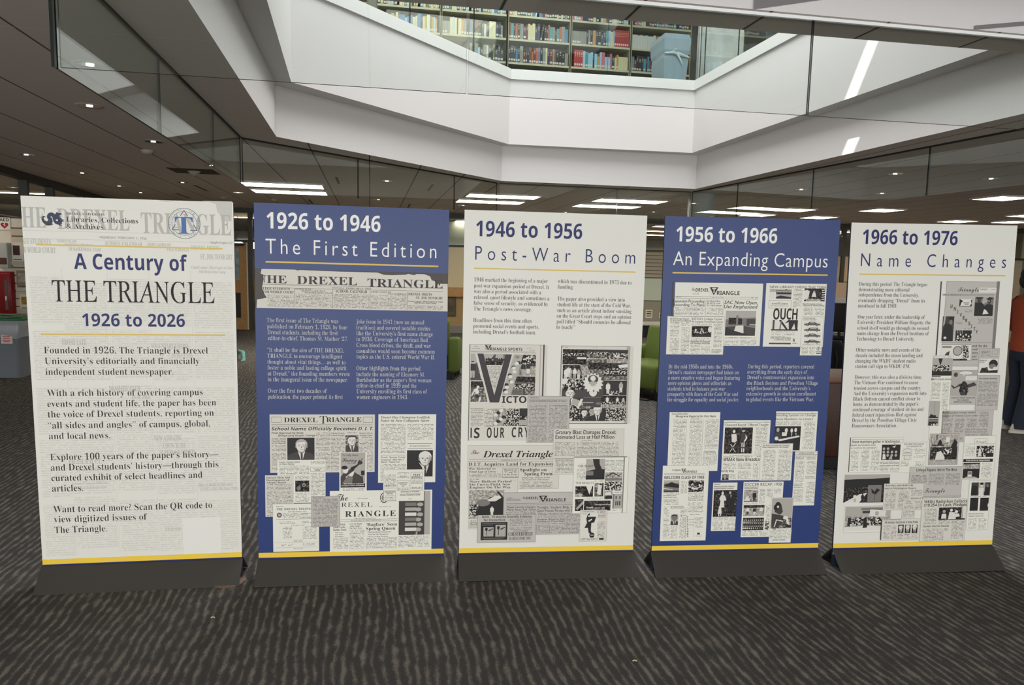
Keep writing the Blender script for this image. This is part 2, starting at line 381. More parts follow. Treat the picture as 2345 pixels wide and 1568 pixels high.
# ------------------------------------------------------------------ upstairs bookshelves
SHELF = Matrix.Translation((0, 12.75, 0)) @ Matrix.Rotation(TH, 4, 'Z')       # local x along the front, y into the shelf
shelf_paint = M('cream_shelf_metal', 'B7B59A', .5)
ZB = [3.42, 3.78, 4.165, 4.535, 4.905, 5.272, 5.64, 6.0]
XB = [-4.05, -3.25, -2.38, -1.27, -.16, .9, 1.93, 3.02]
upr = M('grey_shelf_end', '77756A', .55); upc = M('cream_upright', '9C9A82', .55)
baylab = ['upstairs book bay beyond the thick grey end panel', 'first full upstairs book bay beside the thick grey end panel', 'second upstairs book bay after the grey end panel', 'third upstairs book bay, in the middle of the row', 'upstairs book bay holding red volumes low at its start', 'upstairs book bay ending beside the wrapped cabinet']
BAYS = [(-3.3, -2.42, 0), (-2.28, -1.28, 1), (-1.26, -.2, 2), (-.18, .86, 3), (.88, 1.9, 4), (1.92, 2.98, 5)]
BAYNAME = ['upstairs bay beyond grey end panel', 'upstairs bay beside grey end panel', 'second upstairs bay from grey end panel', 'middle upstairs bay', 'second upstairs bay from wrapped cabinet', 'upstairs bay beside wrapped cabinet']
def empty_at(name, mw, lab, cat, group=None):
    r = thing(name, lab, cat, (0, 0, 0), 0, group); r.matrix_world = mw; return r
for (x0, x1, k) in BAYS:
    r = empty_at('bookcase', SHELF @ Matrix.Translation((x0, 0, F2Z)), baylab[k], 'bookcase', 'upstairs bookcases')
    w = x1 - x0
    for z in ZB:
        m = MB().box(.012, 0, z - F2Z - .035, w - .012, .30, z - F2Z - .003, shelf_paint); m.build('shelf_board', r)
    MB().box(0, -.002, .01, .009, .31, 3.05, upc).build('upright', r); MB().box(w - .009, -.002, .01, w, .31, 3.05, upc).build('upright', r)
    MB().box(.012, .302, .02, w - .012, .306, 3.04, M('shelf_back', '5B594C', .8)).build('back_panel', r)
m = MB().box(-2.415, -.02, F2Z, -2.285, .33, 6.4, upr); o = m.build('shelf_end_panel'); o.matrix_world = SHELF; tag(o, 'thick grey upright panel between the two runs of upstairs bookcases', 'end panel')

def spine(c, name):
    return M(name + '_cover', c, .55)
BC = [('cream', 'C4BE98'), ('white', 'BFC2BC'), ('navy', '2B3550'), ('black', '2A2C2C'), ('blue', '4A7BA6'), ('pale blue', '8FB7CC'), ('dark green', '33483C'), ('mustard', 'A8993F'), ('ochre', 'B58A45'), ('brown', '6A4A36'), ('maroon', '6E3236'), ('red', 'A23A3C'), ('grey', '85867E'), ('teal', '4E8C8C'), ('pink', 'B76A7A'), ('rust', 'A65F45'), ('olive', '7C7B45'), ('charcoal', '40444A')]
PAL = [[0, 1, 7, 8, 16, 5, 4, 12, 2, 3], [0, 0, 7, 16, 8, 1, 4, 2, 6, 3, 5, 12], [0, 2, 4, 5, 1, 8, 16, 3, 12, 9, 2], [3, 10, 15, 2, 17, 12, 4, 13, 3, 0, 17, 9], [0, 12, 5, 3, 17, 2, 14, 8, 13, 3], [12, 2, 17, 14, 4, 10, 6, 0, 13, 3, 9]]
tagm = M('white_call_number_tag', 'C6C5BA', .6)
def book_mesh(ci, w, h, d, lean=0., label=True):
    n, c = BC[ci]; mt = spine(c, n.replace(' ', '_')); m = MB()
    sh = Matrix.Shear('XY', 4, (lean, 0)) if lean else None
    m.box(0, 0, 0, w, d, h, mt, sh)
    if label and (ci * 7 + round(w * 1000)) % 4: m.box(w * .12, -.0012, .016 + .004 * (ci % 3), w * .88, 0, .046 + .004 * (ci % 3), tagm, sh)
    if ci in (3, 10, 11, 17, 2) : 
        for zz in (.62, .72, .80): m.box(w * .25, -.0012, h * zz, w * .75, 0, h * (zz + .035), M('gilt_print', 'C9BFA0', .6), sh)
    return m
rb = random.Random(11)
ordn = ['first', 'second', 'third', 'fourth', 'fifth', 'sixth', 'seventh', 'eighth', 'ninth', 'tenth', 'eleventh', 'twelfth'] + ['thirteenth', 'fourteenth', 'fifteenth', 'sixteenth', 'seventeenth', 'eighteenth', 'nineteenth', 'twentieth', 'twenty-first', 'twenty-second', 'twenty-third', 'twenty-fourth', 'twenty-fifth', 'twenty-sixth', 'twenty-seventh', 'twenty-eighth', 'twenty-ninth', 'thirtieth', 'thirty-first', 'thirty-second']
SHN = {5.64: 'top', 5.272: 'upper', 4.905: 'lower', 4.535: 'bottom'}
n_books = 0; stuff = MB()
cache = {}
def put_book(ci, w, h, d, x, z, k, row, idx, lean=0.):
    global n_books
    key = (ci, round(w, 3), round(h, 2), lean)
    if key in cache:
        o = cache[key].copy(); COL.objects.link(o)
    else:
        o = book_mesh(ci, w, h, d, lean).build('book'); cache[key] = o
    o.matrix_world = SHELF @ Matrix.Translation((x, .012 + (d < .19) * .004, z))
    n_books += 1
    tag(o, '%s book %s from panel end, %s shelf, %s' % (BC[ci][0], ordn[min(idx, 31)], row, BAYNAME[k]), 'book', 'books on the upstairs %s shelf' % row)
ROWS = [(5.64, [(1, 0, 1), (2, 0, 1), (3, 0, 1), (4, 0, 1), (5, 0, 1)]), (5.272, [(0, .3, 1), (1, 0, 1), (2, 0, 1), (3, 0, 1), (4, 0, 1), (5, 0, 1)]), (4.905, [(2, .42, 1), (3, 0, 1), (4, 0, 1), (5, 0, 1)])]
for z, bs in ROWS:
    row = SHN[z]
    for k, f0, f1 in bs:
        x0, x1, _ = BAYS[k]; x = x0 + .016 + f0 * (x1 - x0); xe = x1 - .016; idx = 0
        special = (row, k)
        while x < xe - .022:
            w = rb.choice([.026, .03, .034, .04, .046, .052]); h = rb.choice([.19, .21, .23, .24, .25, .26]); ci = rb.choice(PAL[k]); lean = 0.
            fr = (x - x0) / (x1 - x0)
            if special == ('upper', 4) and fr > .72: ci, w, h = 11, .034, .27
            elif special == ('upper', 4) and fr < .25: ci, h = 12, .2
            elif special == ('upper', 5): ci, w, h = (1 if idx != 9 else 8), rb.choice([.04, .046, .052]), rb.choice([.21, .22, .23])
            elif special == ('lower', 4) and .05 < fr < .2: ci, w, h = 11, .036, .27
            elif special == ('lower', 4) and fr > .8: ci, h = 0, .21
            elif special == ('upper', 2) and fr < .12: ci, h = 12, .19
            elif special == ('lower', 3) and fr > .9: ci, h = 12, .2
            if special == ('lower', 4) and fr <= .05: x = max(x, x0 + .06); ci, w, h = 11, .036, .27
            if x + w > xe: break
            if rb.random() < .03 and x + w + .05 < xe and 1 < idx: lean = .18
            put_book(ci, w, h, .2, x, z, k, row, idx, lean)
            x += w + (lean * h if lean else .0015); idx += 1
            if row == 'upper' and k == 2 and idx == 6: x += .02
    # the lowest visible shelf shows only tops of books
for k in (3, 4, 5):
    x0, x1, _ = BAYS[k]; x = x0 + .02
    while x < x1 - .05:
        w = rb.choice([.03, .036, .044]); n_, c_ = BC[rb.choice(PAL[k])]
        stuff.box(x, .014, 4.535, x + w, .2, 4.535 + rb.choice([.2, .22, .25]), spine(c_, n_.replace(' ', '_'))); x += w + .002
o = stuff.build('books_below_the_cap'); o.matrix_world = SHELF; tag(o, 'tops of books just showing above the white cap on the bottom upstairs shelf', 'books', kind='stuff')
print('BOOKS', n_books)

# wrapped cabinet, wrapped column, wooden bench back upstairs
r = thing('wrapped_cabinet', 'tall cabinet upstairs under a grey plastic sheet tied with a strip of film', 'cabinet', (2.36, 12.2, F2Z), TH)
plast = M('grey_plastic_sheet', '8FA2AC', .35, bump=(7, .4)); rg = []
for z, h_, bul in ((0, .245, 0), (.6, .25, .01), (1.2, .25, .015), (1.5, .27, .0), (1.56, .262, 0), (1.62, .285, .0), (1.78, .30, 0), (1.86, .27, 0), (1.875, .02, 0)):
    ring = []
    for q in range(40):
        a = 2 * PI * q / 40 + PI / 4; c_, s_ = math.cos(a), math.sin(a); f = h_ / max(abs(c_), abs(s_)) * (1 + bul * math.sin(9 * a + z * 5))
        ring.append((c_ * f * .72, s_ * f, z))
    rg.append(ring)
vs, fs = loft(rg); MB().add(vs, fs, plast, False).build('plastic_sheet', r)
film = M('clear_film', 'C3CDD0', .25)
MB().tube([(-.2, -.285, 1.56), (-.07, -.292, 1.575), (.03, -.293, 1.56), (.2, -.285, 1.52)], [.012, .02, .028, .012], film).tube([(0, -.3, 1.56), (.06, -.31, 1.46), (.09, -.3, 1.40)], [.02, .014, .006], film).tube([(0, -.3, 1.56), (-.08, -.31, 1.6), (-.02, -.315, 1.63)], [.02, .014, .006], film).build('tie', r)
r = thing('wrapped_column', 'round white column upstairs wrapped in clear film beside the cabinet', 'column', (3.28, 12.75, F2Z))
MB().lathe([(.36, 0), (.36, C2 - F2Z)], M('white_column_paint', 'D9DAD6', .6), n=36).build('column_shaft', r)
MB().lathe([(.368, .02), (.37, .5), (.366, .9), (.371, 1.3), (.367, 1.7), (.37, 2.1)], M('film_wrap', 'C9D0CD', .2, bump=(22, .25)), n=36, cap=False).build('film_wrap', r)
MB().box(-.03, -.395, 1.42, .05, -.365, 1.56, M('grey_socket_plate', '5B6468', .5)).build('socket_plate', r)
r = thing('wooden_bench', 'pale wooden slatted bench back upstairs beyond the wrapped column', 'bench', (4.55, 11.35, F2Z), math.radians(-62))
MB().bbox(-.9, -.03, .35, .9, .03, 1.72, wood, .02).build('backrest', r); MB().bbox(-.9, -.5, .35, .9, -.03, .46, wood, .02).build('seat', r)
for x in (-.85, .78): MB().bbox(x, -.5, 0.001, x + .07, .02, .36, wood, .008).build('leg', r)
m = MB()
for k in range(14): m.box(-.84 + k * .12, -.037, .5, -.8 + k * .12, -.031, 1.62, M('dark_oak', '8A6A41', .5))
m.build('slat', r)
for (x, y, lab) in ((5.6, 13.2, 'dark upstairs bookcase standing behind the wooden bench'),):
    r = thing('bookcase', lab, 'bookcase', (x, y, F2Z), math.radians(-25), 'upstairs bookcases')
    MB().box(-1.2, 0, 0.0, 1.2, .3, 2.9, M('dark_stack', '4A463C', .7)).build('case', r)
    for k in range(5):
        m = MB(); xx = -1.15
        while xx < 1.1:
            w = rb.choice([.03, .04, .05]); n_, c_ = BC[rb.choice([0, 1, 3, 12, 17, 9])]; m.box(xx, -.03, .25 + k * .5, xx + w, -.001, .25 + k * .5 + rb.choice([.2, .25]), spine(c_, n_.replace(' ', '_'))); xx += w + .004
        tag(m.build('book_row', r), kind='stuff')
# ------------------------------------------------------------------ far window wall
def FW(x): return 17.5 + .07 * (x + 6.3)
FA = math.atan(.07)
FWM = Matrix.Translation((0, FW(0), 0)) @ Matrix.Rotation(FA, 4, 'Z')
def fbox(m, x0, z0, x1, z1, y0, y1, mat): return m.box(x0, y0, z0, x1, y1, z1, mat, FWM)
bar = M('dark_olive_frame', '45433A', .5, .3); pale_frame = M('aluminium_frame', '8B8C80', .5, .5)
m = MB(); fbox(m, -9.2, 2.69, 16.9, H - .001, -.05, .08, bar); fbox(m, -9.2, 2.03, 16.9, 2.075, -.05, .08, bar); struct(m, 'trim_3')
m = MB()
for x in (-9.1, -7.6, -6.11, -4.6, -3.1, -1.95, -.4, 1.1, 2.6, 4.1, 5.6, 7.1, 8.03, 9.7, 11.2, 12.7, 14.2, 15.7): fbox(m, x - .045, 0.001, x + .045, 2.69, -.045, .07, bar if x < 9 else pale_frame)
struct(m, 'trim_4')
def pane_obj(name, x0, z0, x1, z1, mat, y=0.):
    m = MB(); fbox(m, x0, z0, x1, z1, y, y + .012, mat); return struct(m, name)
XS = [-9.1, -7.6, -6.11, -4.6, -3.1, -1.95, -.4, 1.1, 2.6, 4.1, 5.6, 7.1, 8.03, 9.7, 11.2, 12.7, 14.2, 15.7]
for i, (a, b) in enumerate(zip(XS, XS[1:])): pane_obj('window_%d' % (i + 1), a + .05, 2.08, b - .05, 2.685, glass)
frost = M('frosted_cream_glass', 'CDBE97', .35); pale_green = M('pale_green_glass', 'B6BFAA', .3); grey_fab = M('grey_partition_fabric', '8D8779', .9, bump=(200, .2))
pane_obj('window_20', -7.55, .02, -6.6, 2.02, glass); pane_obj('window_21', -6.06, .02, -4.65, 2.02, glass)
for i, (a, b) in enumerate(((-4.55, -3.15), (-3.05, -2.0), (-1.9, -.45), (-.35, 1.05))): pane_obj('window_%d' % (30 + i), a, 1.08, b, 2.02, frost); 
m = MB(); fbox(m, -4.55, .17, 1.05, 1.08, 0, .05, M('tan_panel', '9C8257', .7)); struct(m, 'wall_far_tan')
m = MB(); fbox(m, -4.55, 0.001, 1.05, .17, -.02, .05, M('grey_base', '77756F', .6)); struct(m, 'baseboard_far')
r = empty_at('wood_rail', FWM, 'oak rail running along the cream glass wall behind the second and third panels', 'rail'); MB().bbox(-4.6, -.11, .86, 1.05, -.05, 1.075, wood, .012).build('rail_board', r)
MB().box(-3., -.06, .9, -2.9, -.0, 1.0, bar).box(.1, -.06, .9, .2, 0, 1.0, bar).build('bracket', r)
r = empty_at('picture_frame', FWM, 'dark framed picture below the oak rail behind the green chair', 'picture frame')
MB().box(-1.78, -.035, .40, -1.36, -.004, .86, M('walnut_frame', '4A3A22', .5)).build('frame', r); MB().box(-1.745, -.038, .435, -1.395, -.034, .825, M('dark_print', '26241E', .6, bump=(9, .0, '6B6146'))).build('picture', r)
# the part with slats, green glass and grey fabric
slatm = M('beige_slat_wall', 'A09684', .7)
m = MB(); fbox(m, 2.65, 1.41, 4.05, 2.03, 0, .03, M('slat_gap', '5A5348', .8))
for k in range(7): fbox(m, 2.65, 1.418 + k * .088, 4.05, 1.418 + k * .088 + .074, -.016, 0, slatm)
struct(m, 'wall_far_slats')
pane_obj('window_40', 2.65, .865, 4.05, 1.40, pale_green); m = MB(); fbox(m, 2.65, .845, 4.05, .865, -.01, .03, bar); fbox(m, 2.65, 1.395, 4.05, 1.415, -.01, .03, bar); struct(m, 'trim_5')
m = MB(); fbox(m, 2.65, .3, 4.05, .845, -.005, .03, grey_fab); struct(m, 'wall_far_fabric')
m = MB(); fbox(m, 2.65, .001, 4.05, .3, -.0, .03, black); struct(m, 'baseboard_far.001')
r = empty_at('counter', FWM, 'white topped counter below the grey fabric panel behind the green chair', 'counter'); MB().bbox(2.7, -.5, .29, 4.0, -.03, .375, M('white_counter', 'C6C2B6', .4), .01).build('worktop', r); MB().box(2.75, -.42, 0.001, 3.95, -.06, .29, black).build('base', r)
def notice(x, z, w, h, lab, band):
    r = empty_at('notice', FWM, lab, 'notice'); MB().box(x, -.016, z, x + w, -.007, z + h, M('cream_card', 'D6CDB0', .6)).build('card', r)
    m = MB()
    for f0, f1, mt in band: m.box(x + w * .14, -.0175, z + h * f0, x + w * .86, -.0158, z + h * f1, mt)
    m.build('print', r)
inkm = M('black_print', '1C1A1A', .7); blu = M('pale_blue_print', '7D93A8', .7)
notice(3.21, .44, .165, .2, 'small cream notice with a dark band on the grey fabric panel', ((.15, .35, blu), (.45, .58, inkm), (.68, .85, M('grey_print', '6A6A66', .7))))
notice(3.55, .45, .14, .12, 'second small card on the grey fabric panel beside the blue panel edge', ((.2, .8, inkm),))
# beyond the blue panel: beige wall, small framed award, partitions, papers, dark chair
m = MB(); fbox(m, 4.1, .001, 7.98, 2.03, .0, .05, beige_wall); fbox(m, 8.08, 1.41, 8.5, 2.03, 0, .05, M('pink_panel', 'CDAE8A', .6)); fbox(m, 8.3, .001, 16.9, 2.03, .01, .06, beige_wall); struct(m, 'wall_far_beige')
r = empty_at('framed_award', FWM, 'small dark framed certificate on the beige wall in the gap before the last panel', 'picture frame'); MB().box(7.55, -.04, 1.42, 7.86, -.002, 1.68, M('dark_red_frame', '3A1F1C', .5)).build('frame', r); MB().box(7.62, -.043, 1.47, 7.8, -.039, 1.6, M('gold_print', 'B08A45', .5)).build('certificate', r)
r = thing('desk_partition', 'beige fabric desk partition with a grey upper screen in the gap before the last panel', 'partition', (0, 0, 0)); r.matrix_world = FWM
MB().box(7.3, -1.2, .0015, 7.95, -1.16, 1.4, M('pinkish_fabric', 'A8927A', .9)).box(8.0, -1.3, .9, 8.9, -1.26, 1.42, M('screen_fabric', 'A39C8A', .9)).build('screen', r); MB().box(8.0, -1.3, .0015, 8.9, -1.26, .9, M('dark_fabric', '4A443C', .9)).build('panel', r)
MB().box(7.95, -1.31, .0015, 8.0, -1.15, 1.44, bar).build('post', r)
r = thing('literature_rack', 'tall white rack of stacked trays standing in the gap before the last panel', 'rack', (5.95, 13.6, 0), -.2)
MB().box(-.2, 0, .0, .2, .04, 1.15, M('white_rack', 'C9C5BA', .6)).build('back', r)
for k in range(7):
    MB().box(-.2, -.1, .3 + k * .11, .2, 0, .312 + k * .11, black).box(-.19, -.09, .312 + k * .11, .19, -.01, .35 + k * .11, M('white_rack', 'C9C5BA', .6)).build('tray', r)
r = thing('office_chair', 'black office chair in the shadow between the blue panel and the last panel', 'chair', (5.75, 13.0, 0), 2.4)
MB().bbox(-.25, -.25, .45, .25, .25, .55, black, .04).build('seat', r); MB().bbox(-.23, .2, .6, .23, .28, 1.1, black, .04).build('backrest', r)
MB().tube([(0, 0, .06), (0, 0, .45)], .03, black).tube([(0, .24, .5), (0, .26, .7)], .025, black).build('column', r)
for k in range(5):
    a = 2 * PI * k / 5; MB().tube([(0, 0, .09), (.28 * math.cos(a), .28 * math.sin(a), .06)], .02, black).lathe([(.02, 0), (.028, .02), (.02, .05)], black, (.28 * math.cos(a), .28 * math.sin(a)), 10).build('leg', r)
r = thing('backpack', 'dark bag slumped on the floor behind the brown bench', 'bag', (4.95, 11.5, 0), .3)
MB().lathe([(.12, 0), (.25, .05), (.27, .25), (.22, .45), (.1, .56), (.001, .57)], M('black_cloth', '15151A', .9, bump=(12, .5)), n=18, sy=.7).build('body', r); MB().tube([(-.1, -.16, .45), (-.12, -.22, .3), (-.1, -.18, .1)], .015, black).build('strap', r)
# back room behind the glass
struct(MB().box(-3.4, 20.4, 0, 1.4, 20.5, H, M('pale_partition', 'BFC2AE', .7)), 'wall_back_partition')
struct(MB().box(-14, 30.6, 0, 17, 30.8, H, M('back_room_wall', 'B9B09C', .8)), 'wall_back_room')
for sx, nm in ((-13.9, 'wall_left'), (16.7, 'wall_right')): struct(MB().box(sx, -6, 0, sx + .2, 31, H, beige_wall), nm)

# door
d = empty_at('door_1', FWM, None, None); d['kind'] = 'structure'
MB().box(-6.95, -.05, .004, -6.19, -.005, 2.0, wood).build('door_leaf', d)
MB().box(-6.19, -.06, .004, -6.165, .0, 2.02, M('pale_door_edge', 'CFC6AE', .5)).build('door_edge', d)
lite = MB().box(-6.47, -.054, 1.16, -6.36, -.049, 1.88, M('door_lite', '52624A', .15, bump=(7, .0, 'B9C6D8'))).build('door_window', d)
MB().box(-6.47, -.054, .28, -6.34, -.049, .86, M('dark_louvre', '2C2925', .6)).build('door_grille', d)
MB().box(-6.62, -.13, 1.93, -6.25, -.055, 1.985, dark_metal).tube([(-6.45, -.1, 1.96), (-6.2, -.14, 1.975)], .012, dark_metal).build('door_closer', d)
r = empty_at('grab_rail', FWM, 'short oak rail on the glass beside the wooden door', 'rail'); MB().bbox(-6.02, -.11, .88, -4.7, -.05, 1.09, wood, .01).build('rail_board', r)

# ------------------------------------------------------------------ window wall at the side and the display pier
LW0 = Vector((-6.98, 10.2)); LD = Vector((-.245, .9695)).normalized(); LA = math.atan2(LD.y, LD.x)
LWM = Matrix.Translation((LW0.x, LW0.y, 0)) @ Matrix.Rotation(LA, 4, 'Z')
m = MB().box(-7.5, -.04, 2.70, 8, .10, H - .001, dark_metal, LWM).box(-7.5, -.04, 2.14, 8, .1, 2.2, dark_metal, LWM); struct(m, 'trim_6')
m = MB()
for s_ in (-4.5, -3, -1.5, -.02, 1.18, 2.3, 3.9, 5.4): m.box(s_ - .05, -.03, 2.2, s_ + .05, .09, 2.7, dark_metal, LWM)
struct(m, 'trim_7')
MBp = [-4.5, -3, -1.5, -.02, 1.18, 2.3, 3.9, 5.4, 8]
for i, (a, b) in enumerate(zip(MBp, MBp[1:])): struct(MB().box(a + .05, .02, 2.2, b - .05, .03, 2.7, glass, LWM), 'window_%d' % (50 + i))
struct(MB().box(1.45, 0, 0, 8, .1, 2.14, beige_wall, LWM), 'wall_left_low')
for (x, y) in ((-9.3, 12.6), (-9.6, 14.6), (-8.6, 10.6)): troffer(x, y, 1.2, .3, 'lit ceiling strip in the side room behind the window wall', 'ceiling strips behind the window wall')
PY = 11.2
struct(MB().box(-9.6, PY, 0, -6.95, PY + .2, 2.13, M('pier_white', 'D3C9B8', .7)), 'wall_pier')
m = MB().box(-7.42, PY - .012, .72, -6.96, PY - .001, 2.0, M('slot_shadow', '6E5B48', .8))
for k in range(11): m.box(-7.42, PY - .025, .73 + k * .115, -6.96, PY - .011, .73 + k * .115 + .098, M('slatwall_beige', 'C5B79F', .6))
struct(m, 'trim_8')
# ------------------------------------------------------------------ lettering
def _m(cap, low, dig):
    def f(s):
        o = ''
        for c in s:
            if 'A' <= c <= 'Z' and cap: o += chr(cap + ord(c) - 65)
            elif 'a' <= c <= 'z' and low: o += '\u210e' if low == 0x1D44E and c == 'h' else chr(low + ord(c) - 97)
            elif '0' <= c <= '9' and dig: o += chr(dig + ord(c) - 48)
            else: o += c
        return o
    return f
_id = lambda s: s
FONTS = {  # name: (character map, outline offset, slant, widening, heightening of strokes)
    's': (_m(0x1D400, 0x1D41A, 0x1D7CE), 0, 0, 0, 0),            # bold roman
    'r': (_m(0x1D400, 0x1D41A, 0x1D7CE), -.0125, 0, 0, .013),    # book roman: thinned stems, hairlines kept
    'c': (_m(0x1D434, 0x1D44E, 0x1D7CE), 0, -.25, .008, 0),      # light roman capitals
    'i': (_m(0x1D468, 0x1D482, 0x1D7CE), 0, 0, 0, 0),            # bold italic roman
    'g': (_id, 0, 0, .006, 0), 'l': (_id, -.006, 0, 0, 0), 'u': (_id, 0, 0, .028, .012), 'o': (_id, 0, .22, .022, 0),
    'k': (_m(0x1D5D4, 0x1D5EE, 0x1D7EC), 0, 0, 0, 0), 'G': (_m(0x1D5D4, 0x1D5EE, 0x1D7EC), 0, 0, 0, 0), 'O': (_m(0x1D5D4, 0x1D5EE, 0x1D7EC), 0, .2, 0, 0),
    'S': (_m(0x1D4D0, 0x1D4EA, 0x1D7CE), 0, 0, 0, 0), 't': (_m(0x1D5D4, 0x1D5EE, 0x1D7EC), -.004, 0, 0, 0),
}
_pen = bpy.data.objects.new('lettering', bpy.data.curves.new('lettering', 'FONT'))      # never linked: only draws glyph outlines
_pen.data.resolution_u = 3; _pen.data.fill_mode = 'FRONT'; _pen.data.space_line = 4; _pen.data.space_character = 4
_gl = {}
def load(font, chars):
    """outlines and advances of characters of one face: each line reads H, character, H, set wide apart"""
    f, of, sl, ex, ey = FONTS[font]; cu = _pen.data; cu.offset = of; cu.shear = sl
    out = _gl.setdefault(font, {'adv': {}, 'g': {}})
    cu.body = '\n'.join(['HH', 'H H'] + ['H' + f(c) + 'H' for c in chars])
    me = _pen.to_mesh(); n = len(me.vertices); v = np.zeros(n * 3); me.vertices.foreach_get('co', v); v = v.reshape(-1, 3)[:, :2].copy()
    fs = [tuple(p.vertices) for p in me.polygons]; _pen.to_mesh_clear()
    ln = np.round(-(v[:, 1] - .3) / 4).astype(int); lines = {}
    for p in fs: lines.setdefault(int(ln[p[0]]), []).append(p)
    def groups(i):
        ks = np.array(sorted({k for p in lines[i] for k in p})); ks = ks[np.argsort(v[ks, 0])]
        return np.split(ks, np.nonzero(np.diff(v[ks, 0]) > .7)[0] + 1)
    g0 = groups(0); x0 = v[g0[0], 0].min(); adv_h = v[g0[-1], 0].min() - x0; out['cap'] = float(v[g0[0], 1].max())
    out['adv'][' '] = v[groups(1)[-1], 0].min() - x0 - adv_h - 1.5
    for i, c in enumerate(chars):
        gs = groups(i + 2); out['adv'][c] = v[gs[-1], 0].min() - x0 - adv_h - 1.5
        keep = np.concatenate(gs[1:-1]); mp = {int(k): j for j, k in enumerate(keep)}
        g_ = v[keep].copy(); g_[:, 0] -= adv_h; g_[:, 1] += 4 * (i + 2)
        f_ = [tuple(mp[q] for q in p) for p in lines[i + 2] if p[0] in mp]; k = len(g_)
        if ex or ey: g_ = np.concatenate([g_ - [ex / 2, ey / 2], g_ + [ex / 2, ey / 2]]); f_ = f_ + [tuple(q + k for q in p) for p in f_]
        out['g'][c] = (g_, f_)
def glyphs(s, font, sp=1.0):
    have = _gl.get(font, {'g': {}})['g']; miss = sorted({c for c in s if c != ' ' and c not in have})
    if miss or font not in _gl: load(font, miss)
    F = _gl[font]; x = 0; vs = []; fs = []; n = 0
    for ch in s:
        if ch in F['g']:
            g_, f_ = F['g'][ch]; vs.append(g_ + [x, 0]); fs += [tuple(k + n for k in p) for p in f_]; n += len(g_)
        x += F['adv'][ch] + .5 * (sp - 1)
    return (np.concatenate(vs) if vs else np.zeros((0, 2))), fs
def capheight(font):
    glyphs('H', font)
    return _gl[font]['cap']

def print_text(name, ink, paper=None, p=.0068, ww=.0058, thr=.2, lw=.00125):
    g = G(name); c, x, y, z = g.coords()
    row = g.math('FLOOR', g.math('DIVIDE', z, p)); fz = g.math('FRACT', g.math('DIVIDE', z, p))
    wn = lambda a, b: g.n('TexWhiteNoise', g.n('CombineXYZ', a, b, 0.).outputs[0], noise_dimensions='3D').outputs[0]
    jit = wn(row, 3.3)
    word = g.math('GREATER_THAN', wn(g.math('FLOOR', g.math('ADD', g.math('DIVIDE', x, ww), g.math('MULTIPLY', jit, 9.))), row), thr)
    let = g.math('GREATER_THAN', wn(g.math('FLOOR', g.math('DIVIDE', x, lw)), g.math('FLOOR', g.math('DIVIDE', z, p * .2))), .44)
    rm = g.math('MULTIPLY', g.math('GREATER_THAN', fz, .24), g.math('LESS_THAN', fz, .74))
    k = g.math('MULTIPLY', g.math('MULTIPLY', word, let), rm)
    return g.base(g.mix(k, paper, ink), .6, .2)
def print_photo(name, stops, scale=95., kind='n', det=3.):
    g = G(name); c = g.coords()[0]
    if kind == 'n': f = g.n('TexNoise', c, None, scale, det).outputs[0]
    else: f = g.n('SeparateXYZ', g.n('TexVoronoi', c, None, scale).outputs['Color']).outputs[0]
    r = g.n('ValToRGB', f); e = r.color_ramp.elements
    e[0].position = stops[0][0]; e[0].color = (*lin(stops[0][1]), 1); e[1].position = stops[-1][0]; e[1].color = (*lin(stops[-1][1]), 1)
    for pos, c_ in stops[1:-1]: q = e.new(pos); q.color = (*lin(c_), 1)
    return g.base(r.outputs[0], .6, .2)
PW, PG, PT = 'DEDDD2', 'B9B5AE', 'D0CCC2'       # white, grey and warm newsprint
paper = {'w': M('newsprint_white', PW, .6, spec=.2), 'g': M('newsprint_grey', PG, .6, spec=.2), 't': M('newsprint_warm', PT, .6, spec=.2)}
col_w = print_text('column_print_on_white', '6A6762', PW); col_g = print_text('column_print_on_grey', '57534F', PG); col_t = print_text('column_print_on_warm', '605C57', PT)
colm = {'w': col_w, 'g': col_g, 't': col_t}
ghost = print_text('faint_column_print', 'C7C6BD', 'D9D8CF', .0112, .012, .16, .0019)
SH = {'k': M('photo_black', '171514', .5), 'd': M('photo_dark', '3A3634', .5), 'm': M('photo_mid', '75706B', .5), 'l': M('photo_light', 'A8A39C', .5), 'w': M('photo_white', 'D6D3CA', .5),
      'K': print_photo('photo_dark_grain', ((.42, '161413'), (.62, '4C4744'), (.72, '9A958D'))), 'N': print_photo('photo_mid_grain', ((.33, '2A2725'), (.5, '6A655F'), (.68, 'BDB8AF'))),
      'L': print_photo('photo_light_grain', ((.3, '6A655F'), (.5, 'A39D95'), (.7, 'D0CCC4'))), 'C': print_photo('photo_crowd', ((.2, '171514'), (.55, '3A3634'), (.7, 'A8A39C'), (.9, 'D6D3CA')), 130., 'v'),
      'c': print_photo('photo_busy', ((.40, '171514'), (.50, '3B3734'), (.56, 'C9C5BC'), (.7, 'D6D3CA')), 130.)}
inks = {'k': M('ink_black', '24211F', .6), 'n': M('ink_navy', '242A5E', .5, spec=.3), 'w': M('ink_white', 'E4E4DF', .5), 'y': M('yellow_gold', 'E5C23C', .5), 'q': M('gold_rule', 'D3B455', .5), 'b': M('ink_body_grey', '4A4845', .6), 'h': M('ink_light_grey', '64625E', .6),
        'f': M('faint_headline', 'B3B2AA', .6), 'G': M('ghost_rule', 'C3C2BA', .6), 'd': M('dragon_navy', '262D49', .5), 'B': M('seal_blue', '3D64A0', .5), 's': M('seal_line', '4C5A74', .5), 'c': M('ink_charcoal', '3A3538', .6)}
board_white = M('board_white', 'DAD9D0', .5, spec=.35); board_blue = M('board_blue', '24386E', .42, spec=.38)
board_edge = M('board_edge_navy', '23283C', .6); strip_grey = M('torn_grey', '4B4745', .6)
base_black = M('black_powder_coat', '3F3D39', .55, .1, bump=(5, .05))

